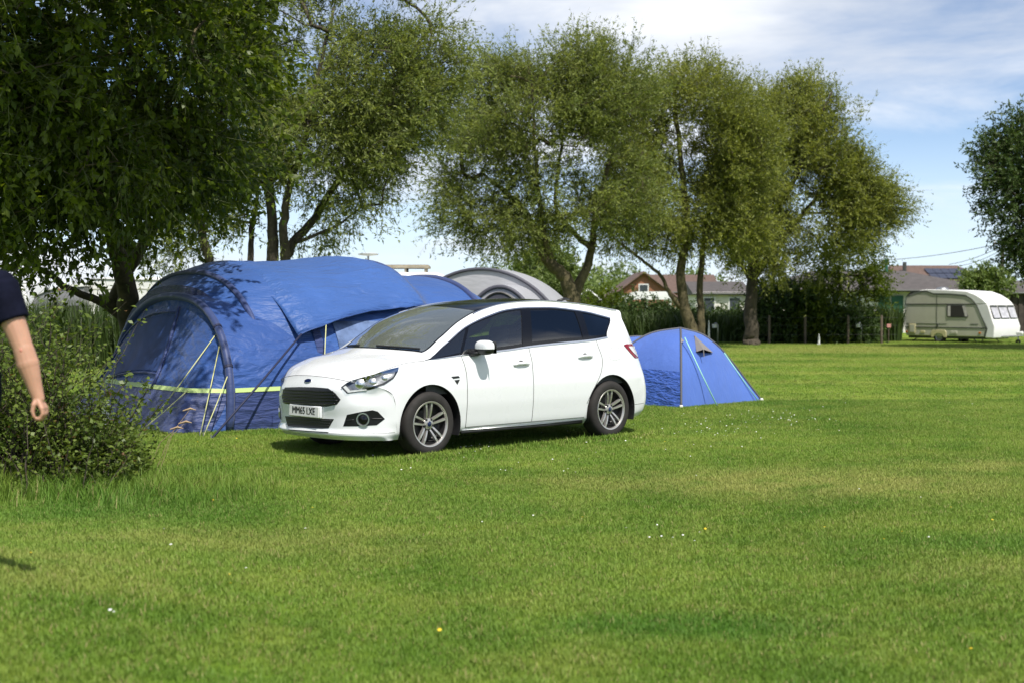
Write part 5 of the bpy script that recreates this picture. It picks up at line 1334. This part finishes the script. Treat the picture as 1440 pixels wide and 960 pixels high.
# ================================================================ buildings
M['render'] = mat('white_render', (.66, .64, .60), .9, var=.05, vscale=3, bump=.1); M['slate'] = mat('dark_roof', (.085, .075, .072), .85, var=.15, vscale=3, bump=.5, bscale=6)
M['brick'] = mat('red_brick', (.26, .12, .07), .9, var=.2, vscale=8, bump=.3); M['tile'] = mat('brown_tile', (.120, .078, .062), .85, var=.2, vscale=5, bump=.5, bscale=5); M['green_door'] = mat('green_door', (.012, .095, .055), .5, var=.1)
M['dark_timber'] = mat('dark_timber', (.045, .036, .030), .85, var=.3, vscale=5); M['glass_far'] = mat('window_glass', (.05, .06, .07), .1); M['solar'] = mat('solar_cell', (.018, .022, .045), .18, coat=.4); M['white_trim'] = mat('white_trim', (.7, .7, .7), .5); M['wood'] = mat('post_wood', (.10, .078, .055), .9, var=.3, vscale=6)
def house(name, label, px0, px1, Yn, eave, ridge, depth, wall, roof, hip=(0, 0), over=.25, gable_front=False, barge='white_trim'):
    a, b = at(px0, 424, Yn), at(px1, 424, Yn); L = b.x - a.x
    root = empty(name, (a.x, a.y, 0), 0, label, 'building')
    if gable_front:
        MB().prism([(0, 0, 0), (0, 0, eave), (L / 2, 0, ridge), (L, 0, eave), (L, 0, 0)], (0, depth, 0)).build('wall', wall, root)
        for s_ in (0, 1):
            x0, x1 = (-over, L / 2) if not s_ else (L + over, L / 2); z0 = eave - over * (ridge - eave) / (L / 2)
            MB().prism([(x0, -over, z0), (x1, -over, ridge), (x1, -over, ridge + .14), (x0, -over, z0 + .14)], (0, depth + 2 * over, 0)).build('roof', roof, root)
            MB().tube([(x0, -over - .02, z0 + .05), (x1, -over - .02, ridge + .05)], .08, 4).build('bargeboard', M[barge], root)
        return root, L
    MB().box((L / 2, depth / 2, eave / 2), (L, depth, eave)).build('wall', wall, root)
    h0, h1 = hip; e = eave - .06; v = [(-over, -over, e), (L + over, -over, e), (L + over, depth + over, e), (-over, depth + over, e), (h0 - (over if not h0 else 0), depth / 2, ridge), (L - h1 + (over if not h1 else 0), depth / 2, ridge)]
    v += [(x, y, z - .12) for x, y, z in v[:4]]
    MB().add(v, [(0, 1, 5, 4), (2, 3, 4, 5), (1, 2, 5), (3, 0, 4), (6, 7, 1, 0), (7, 8, 2, 1), (8, 9, 3, 2), (9, 6, 0, 3), (6, 9, 8, 7)]).build('roof', roof, root)
    MB().tube([(-over, -over - .05, e - .06), (L + over, -over - .05, e - .06)], .06, 6).build('gutter', M['trim_dark'], root)
    return root, L
def opening(root, x, z0, wd, h, m, name='window', frame=True):
    f = MB().box((x, -.03, z0 + h / 2), (wd + .14, .08, h + .14)).build(name, M['white_trim'] if frame else m, root)
    MB().box((x, -.075, z0 + h / 2), (wd, .03, h)).build('pane' if name == 'window' else 'panel', m, f)
    return f
# amenity block with the green doors
Yb = 72.0; kb = Yb / FPX
blk, Lb_ = house('amenity_block', 'long white block with dark hipped roof and green doors', 1095, 1392, Yb, 2.30, 3.28, 6.5, M['render'], M['slate'], hip=(2.4, 3.6), over=.45)
bx0 = at(1095, 424, Yb).x
for px in (1243, 1261.5):
    x = at(px, 424, Yb).x - bx0; d_ = opening(blk, x, .0, .46, 1.85, M['green_door'], 'door', False); MB().box((x + .18, -.11, 1.0), (.05, .05, .1)).build('handle', M['galv'], d_)
for px in (1130, 1165, 1200): opening(blk, at(px, 424, Yb).x - bx0, 1.1, .7, .7, M['glass_far'])
q = at(1253, 424, 74).x - bx0; MB().tube([(q, 3, 3.0), (q, 3, 3.82)], .09, 10).build('flue', M['green_door'], blk); MB().lathe([(.0, 3.94), (.14, 3.86), (.14, 3.82), (.09, 3.80)], 12, 'z', (q, 3, 0)).build('flue_cap', M['green_door'], blk)
# dark shed to its right
shed, Ls = house('timber_shed', 'dark timber shed standing behind the small caravan', 1394, 1520, 69, 2.15, 2.7, 5, M['dark_timber'], M['slate'])
for i in range(14): MB().box((.2 + i * (Ls - .4) / 13, -.02, 1.05), (.19, .05, 2.0)).build('board', M['dark_timber'], shed)
# house with solar panels
hs, Lh = house('brown_roofed_house', 'brown roofed house with solar panels behind the white block', 1258, 1392, 98, 3.0, 4.25, 7, M['brick'], M['tile'], hip=(.6, 1.2))
th = math.atan2(1.25, 3.5); sp0 = at(1312, 424, 98).x - at(1258, 424, 98).x
for i in range(5):
    for j in range(2):
        f = .30 + .30 * j; MB().box((sp0 + .35 + i * .56, -.25 + 3.75 * f, 2.94 + 1.31 * f + .09), (.53, 1.05, .04), Matrix.Rotation(th, 3, 'X')).build('solar_panel', M['solar'], hs)
q = at(1283, 424, 98).x - at(1258, 424, 98).x; MB().tube([(q, 2.0, 3.3), (q, 2.0, 4.45)], .14, 8).build('chimney_pipe', M['trim_dark'], hs)
for px in (1275, 1330): opening(hs, at(px, 424, 98).x - at(1258, 424, 98).x, 1.0, 1.0, 1.1, M['glass_far'])
# brick house beyond the gazebo
bh, Lbh = house('brick_house', 'red brick gable house beyond the white gazebo', 862, 948, 95, 2.0, 3.55, 8, M['brick'], M['tile'], gable_front=True, barge='tile')
opening(bh, Lbh / 2, 2.25, .55, .5, M['glass_far'])
bh2, L22 = house('brick_house', 'wide brown tiled roof house joined behind the brick gable', 905, 1010, 104, 2.4, 3.7, 8, M['brick'], M['tile'])
gb, Lgb = house('white_gabled_house', 'low house with white bargeboards beyond the hedge', 812, 842, 92, 1.75, 2.35, 7, M['tile'], M['tile'], gable_front=True)
# white bungalow behind the hedge
bg_, Lbg = house('white_bungalow', 'white bungalow glimpsed between the willow trunks', 978, 1052, 76, 2.15, 2.75, 6, M['render'], M['slate'], over=.2)
for px in (997, 1033): opening(bg_, at(px, 424, 76).x - at(978, 424, 76).x, .9, .55, .9, M['glass_far'])
# gazebo
gz = at(868, 424, 66); gz = Vector((gz.x, 66, 0)); gw = (at(952, 424, 66) - at(868, 424, 66)).length
gaz = empty('gazebo', gz, 0, 'white canvas gazebo with pale legs above the hedge', 'gazebo')
M['canvas'] = fabric('white_canvas', (.72, .74, .72), .35, wr=.1)
MB().add([(0, 0, 1.70), (gw, 0, 1.72), (gw, 2.6, 1.72), (0, 2.6, 1.70), (gw * .32, 1.0, 2.10), (gw * .85, 1.0, 2.10), (gw * .85, 1.6, 2.1), (gw * .32, 1.6, 2.1)], [(0, 1, 5, 4), (1, 2, 6, 5), (2, 3, 7, 6), (3, 0, 4, 7), (4, 5, 6, 7)]).build('canopy', M['canvas'], gaz)
for x, y in ((.45, .1), (gw - .3, .1), (.45, 2.5), (gw - .3, 2.5), (gw * .5, .1)): MB().tube([(x - .1, y, 0), (x, y, 1.72)], .07, 8).build('leg', M['canvas'], gaz)
# telegraph pole and wires
tp = at(1409, 424, 80); pole_ = empty('telegraph_pole', (tp.x, tp.y, 0), 0, 'dark telegraph pole beside the dense tree at the shed', 'pole')
hp = at(1409, 337, 80).z; MB().tube([(0, 0, 0), (0, 0, hp)], [.13, .09], 10).build('post', M['dark_timber'], pole_, smooth=True); MB().box((0, 0, hp - .25), (1.1, .09, .1)).build('cross_arm', M['dark_timber'], pole_)
for x in (-.45, 0, .45): MB().lathe([(.04, hp - .2), (.05, hp - .1), (.02, hp - .04)], 8, 'z', (x, 0, 0)).build('insulator', M['gelcoat'], pole_)
for lb, (a, b), (c_, d_), Yw in (('upper slack telephone wire crossing above the white block roof', (1406, 343), (1180, 366), 100), ('middle telephone wire dropping towards the solar panel house', (1406, 348), (1335, 372), 97), ('lower telephone wire dropping towards the solar panel house', (1408, 352), (1350, 374), 97)):
    A, B = at(a, b, 80), at(c_, d_, Yw); MB_ = MB().tube([A.lerp(B, t) - Vector((0, 0, .35 * 4 * t * (1 - t) * (1 if Yw == 100 else .4))) for t in np.linspace(0, 1, 14)], .018, 4); tag(MB_.build('telephone_wire', M['trim_dark']), lb, 'wire')
# fence, markers
def post(px, Yp, h, label, m='wood', r=.05, name='fence_post', cat='post', group=None):
    p = at(px, 424, Yp); mb = MB().tube([(0, 0, 0), (0, 0, h * .96), (0, 0, h)], [r, r, r * .6], 8); o = mb.build(name, M[m], None, smooth=True, angle=40); o.location = (p.x, Yp, 0); return tag(o, label, cat, group)
for px, lb in ((1082, 'weathered wooden fence post beside the stout willow trunk'), (1132.5, 'weathered wooden fence post beside the white tapered marker'), (1193, 'weathered wooden fence post beside the grey standpipe'), (1240, 'weathered wooden fence post beside the pink notice')): post(px, 53.5, 1.1, lb, group='wooden posts along the hedge')
fa, fb_ = at(1040, 424, 53.5), at(1262, 424, 53.5); fw = MB(); wires = empty('wire_fence', (fa.x, 53.46, 0), 0, 'thin wire strung between the wooden posts', 'fence')
for z in (.35, .7, 1.0): MB().tube([(0, 0, z), (fb_.x - fa.x, 0, z)], .004, 4).build('strand', M['trim_dark'], wires)
def cone_marker(px, Yp, h, label):
    p = at(px, 424, Yp); o = MB().lathe([(.07, 0), (.07, .02), (.05, .04), (.035, h * .6), (.015, h), (.0, h)], 14, 'z').build('pitch_marker', M['gelcoat'], None, smooth=True, angle=40); o.location = (p.x, Yp, 0); tag(o, label, 'marker')
cone_marker(1152, 52.5, .40, 'white tapered marker at the edge of the mown field'); cone_marker(997, 50, .95, 'slim white marker post showing above the dome tent')
for px, Yp, lb in ((1207, 54, 'grey standpipe with white bucket in front of the hedge'), (1005, 53, 'grey standpipe with white bucket behind the dome tent')):
    p = at(px, 424, Yp); r_ = empty('standpipe', (p.x, Yp, 0), 0, lb, 'tap'); MB().tube([(.12, 0, 0), (.12, 0, .72), (.05, 0, .80), (0, 0, .78)], .03, 8).build('pipe', M['galv'], r_, smooth=True); MB().lathe([(.0, .62), (.08, .62), (.10, .76), (.0, .76)], 12, 'z').build('bucket', M['gelcoat'], r_)
p = at(1250, 424, 55.5); sg_ = empty('notice', (p.x, 55.5, 0), 0, 'small pink and white notice on a stake in the reeds', 'sign'); M['pink'] = mat('pink_notice', (.55, .25, .22), .6); MB().tube([(0, 0, 0), (0, 0, .7)], .02, 6).build('stake', M['wood'], sg_); MB().box((0, -.03, .66), (.16, .02, .14)).build('board', M['pink'], sg_)
# numbered pitch post by the tent
p = gnd(149, 604); pp = empty('pitch_post', p, R(-8), 'short white pitch post with a letter in front of the tunnel tent', 'post')
MB().box((0, 0, .19), (.10, .05, .42)).build('post', M['gelcoat'], pp, bevel=.01)
M['grey_ink'] = mat('grey_ink', (.09, .09, .09), .6)
place_text('letter', 'G', .13, Matrix.Translation((0, -.027, .32)) @ Matrix.Rotation(math.pi / 2, 4, 'X'), M['grey_ink'], pp); place_text('letter', 'E', .11, Matrix.Translation((0, -.027, .17)) @ Matrix.Rotation(math.pi / 2, 4, 'X'), M['grey_ink'], pp)
# ================================================================ person walking out of the picture
M['skin'] = mat('skin', (.50, .27, .18), .5, var=.10, vscale=9); M['skin'].node_tree.nodes['Principled BSDF'].inputs['Subsurface Weight'].default_value = .08
M['navy_cloth'] = mat('navy_cloth', (.006, .007, .017), .9, var=.2, vscale=14, bump=.3, bscale=25, spec=.08); M['hair'] = mat('brown_hair', (.05, .032, .02), .6, var=.3, vscale=30, bump=.6, bscale=60); M['shoe'] = mat('shoe', (.10, .10, .11), .7); M['eye'] = mat('eye', (.6, .6, .6), .2); M['elbow'] = mat('reddened_skin', (.50, .20, .14), .55)
def person():
    gz_ = float(gh(-2.75, 6.95)); SH = at(0, 402, 6.75); EL = at(33, 491, 6.72); WR = at(54, 560, 6.72)
    base = Vector((-2.72, 6.95, gz_)); root = empty('person', base, 0, 'person in navy t-shirt and shorts walking past the bush with arm swung back', 'person')
    l = lambda p: Vector(p) - base
    hip = Vector((0, 0, .93)); ch = Vector((-.02, 0, 1.32)); nk = Vector((-.03, 0, 1.50)); hd = Vector((-.05, 0, 1.66))
    sh, el, wr = l(SH), l(EL), l(WR); sh2 = Vector((-.03, .20, sh.z)); sh.y = -.20
    def cone(mb, a, b, ra, rb, n=14):
        a, b = Vector(a), Vector(b); t = (b - a); L = t.length; t.normalize(); pts, rr = [], []
        for q in np.linspace(-1, 0, 5): pts.append(a + t * (ra * q)); rr.append(max(.001, ra * math.sqrt(max(0, 1 - q * q))))
        for q in np.linspace(0, 1, 5)[1:]: pts.append(b + t * (rb * q)); rr.append(max(.001, rb * math.sqrt(max(0, 1 - q * q))))
        mb.tube(pts, rr, n)
    def sheath(mb, a, b, ra, rb): mb.tube([a, Vector(a).lerp(Vector(b), .5), b], [ra, (ra + rb) / 2, rb], 20)
    def ellipsoid(mb, c, r, n=20):
        rows = [[(c[0] + r[0] * math.cos(u) * math.cos(v), c[1] + r[1] * math.cos(u) * math.sin(v), c[2] + r[2] * math.sin(u)) for v in np.linspace(0, 2 * math.pi, n + 1)] for u in np.linspace(-math.pi / 2, math.pi / 2, 13)]; mb.grid(rows)
    def grow(mb, name, m, parent, vox, it=6, fac=.5):
        o = mb.build(name, m, parent); k = o.modifiers.new('r', 'REMESH'); k.mode = 'VOXEL'; k.voxel_size = vox; k.use_smooth_shade = True
        k = o.modifiers.new('s', 'SMOOTH'); k.iterations = it; k.factor = fac; return o
    B = MB()
    ellipsoid(B, (-.01, 0, 1.30), (.105, .165, .22)); ellipsoid(B, (0, 0, 1.05), (.10, .145, .18)); ellipsoid(B, (.01, 0, .93), (.11, .16, .13)); cone(B, nk - Vector((0, 0, .08)), nk + Vector((-.01, 0, .06)), .058, .054)
    cone(B, (-.02, -.08, 1.44), sh, .06, .062); cone(B, (-.02, .08, 1.44), sh2, .06, .062)
    ellipsoid(B, hd, (.095, .075, .118)); ellipsoid(B, hd + Vector((-.035, 0, -.06)), (.06, .055, .06)); cone(B, hd + Vector((-.09, 0, .012)), hd + Vector((-.112, 0, -.022)), .008, .014, 8)
    for s_ in (-1, 1): ellipsoid(B, hd + Vector((.01, s_ * .076, -.01)), (.022, .010, .032), 10)
    # near arm
    cone(B, sh, sh.lerp(el, .45), .068, .062); cone(B, sh.lerp(el, .45), el, .062, .049); cone(B, el, el.lerp(wr, .28), .050, .055); cone(B, el.lerp(wr, .28), el.lerp(wr, .7), .054, .038); cone(B, el.lerp(wr, .7), wr, .038, .030)
    # near hand: fingers curl down and forward, the thumb comes to meet them
    ax = Vector((0, 1, 0)); h = lambda px, py: l(at(px, py, 6.72)); kn = h(61.5, 573)
    for q in np.linspace(-.030, .030, 5): cone(B, wr + ax * q * .55, kn + ax * q, .014, .0125, 10)
    for i, (q, ln) in enumerate(((-.031, .95), (-.010, 1.05), (.011, 1.0), (.030, .82))):
        f1, f2, f3 = kn.lerp(h(63.2, 581), ln), kn.lerp(h(58.8, 588.5), ln), kn.lerp(h(51.5, 588.6 - abs(q) * 40), ln)
        cone(B, kn + ax * q, f1 + ax * q, .0105, .0098, 10); cone(B, f1 + ax * q, f2 + ax * q * .95, .0096, .0088, 10); cone(B, f2 + ax * q * .95, f3 + ax * q * .9, .0088, .0072, 10)
    t0, t1, t2, t3 = wr + ax * -.012, h(50.5, 568) + ax * -.030, h(49.0, 577) + ax * -.034, h(51.0, 584.0) + ax * -.034
    cone(B, t0, t1, .016, .0135, 10); cone(B, t1, t2, .012, .0105, 10); cone(B, t2, t3, .0102, .0085, 10)
    # far arm swung forward
    e2 = sh2 + Vector((-.12, .05, -.28)); w2 = e2 + Vector((-.20, -.03, -.15)); cone(B, sh2, e2, .06, .043); cone(B, e2, w2, .044, .028); 
    for q in np.linspace(-.03, .03, 4):
        k2 = w2 + Vector((-.08, q, -.05)); cone(B, w2 + Vector((0, q * .5, 0)), k2, .014, .0125, 8); cone(B, k2, k2 + Vector((-.035, 0, -.035)), .0105, .009, 8); cone(B, k2 + Vector((-.035, 0, -.035)), k2 + Vector((-.03, 0, -.075)), .009, .008, 8)
    cone(B, w2, w2 + Vector((-.06, -.045, -.02)), .015, .010, 8)
    # legs mid stride
    hn, hf = Vector((.015, -.09, .90)), Vector((0, .09, .90)); kn_, an_ = Vector((-.05, -.10, .49)), Vector((-.02, -.10, .09)); kf, af = Vector((-.22, .09, .52)), Vector((-.30, .09, .10))
    for a, b, c_ in ((hn, kn_, an_), (hf, kf, af)):
        cone(B, a, b, .088, .056); m_ = b.lerp(c_, .3) + Vector((.012, 0, 0)); cone(B, b, m_, .055, .054); cone(B, m_, c_, .053, .036); cone(B, c_, c_ + Vector((-.11, 0, -.05)), .036, .028)
    body_ = grow(B, 'body', M['skin'], root, .0042, 3)
    E_ = MB(); ellipsoid(E_, el + Vector((.004, -.036, -.004)), (.013, .016, .017), 12); E_.build('elbow_mark', M['elbow'], root, smooth=True)
    for s_ in (-1, 1): X_ = MB(); ellipsoid(X_, hd + Vector((-.080, s_ * .03, .012)), (.012, .012, .010), 10); X_.build('eye', M['eye'], root, smooth=True)
    H_ = MB(); ellipsoid(H_, hd + Vector((.018, 0, .03)), (.095, .086, .105)); grow(H_, 'hair', M['hair'], root, .012, 3)
    T = MB(); ellipsoid(T, (-.01, 0, 1.30), (.128, .185, .225)); ellipsoid(T, (0, 0, 1.06), (.122, .168, .17)); T.tube([(0, 0, .92), (0, 0, 1.05)], [.15, .15], 20, flat=1)
    cone(T, (-.02, -.08, 1.43), sh, .078, .080); cone(T, (-.02, .08, 1.43), sh2, .078, .08); sheath(T, sh, sh.lerp(el, .56), .088, .080); sheath(T, sh2, sh2.lerp(e2, .56), .08, .069)
    grow(T, 't_shirt', M['navy_cloth'], root, .007, 6)
    P_ = MB(); ellipsoid(P_, (.01, 0, .92), (.135, .182, .15)); sheath(P_, hn, hn.lerp(kn_, .80), .112, .098); sheath(P_, hf, hf.lerp(kf, .80), .112, .098); grow(P_, 'shorts', M['navy_cloth'], root, .008, 5)
    for c_ in (an_, af):
        F_s = MB(); ti = Vector((-.17, 0, -.065 if c_ is af else -.10)); cone(F_s, c_ + Vector((.03, 0, -.055)), c_ + ti + Vector((0, 0, 0)), .045, .036); cone(F_s, c_ + Vector((.02, 0, -.02)), c_ + Vector((.0, 0, -.05)), .048, .045); grow(F_s, 'shoe', M['shoe'], root, .008, 3)
person()
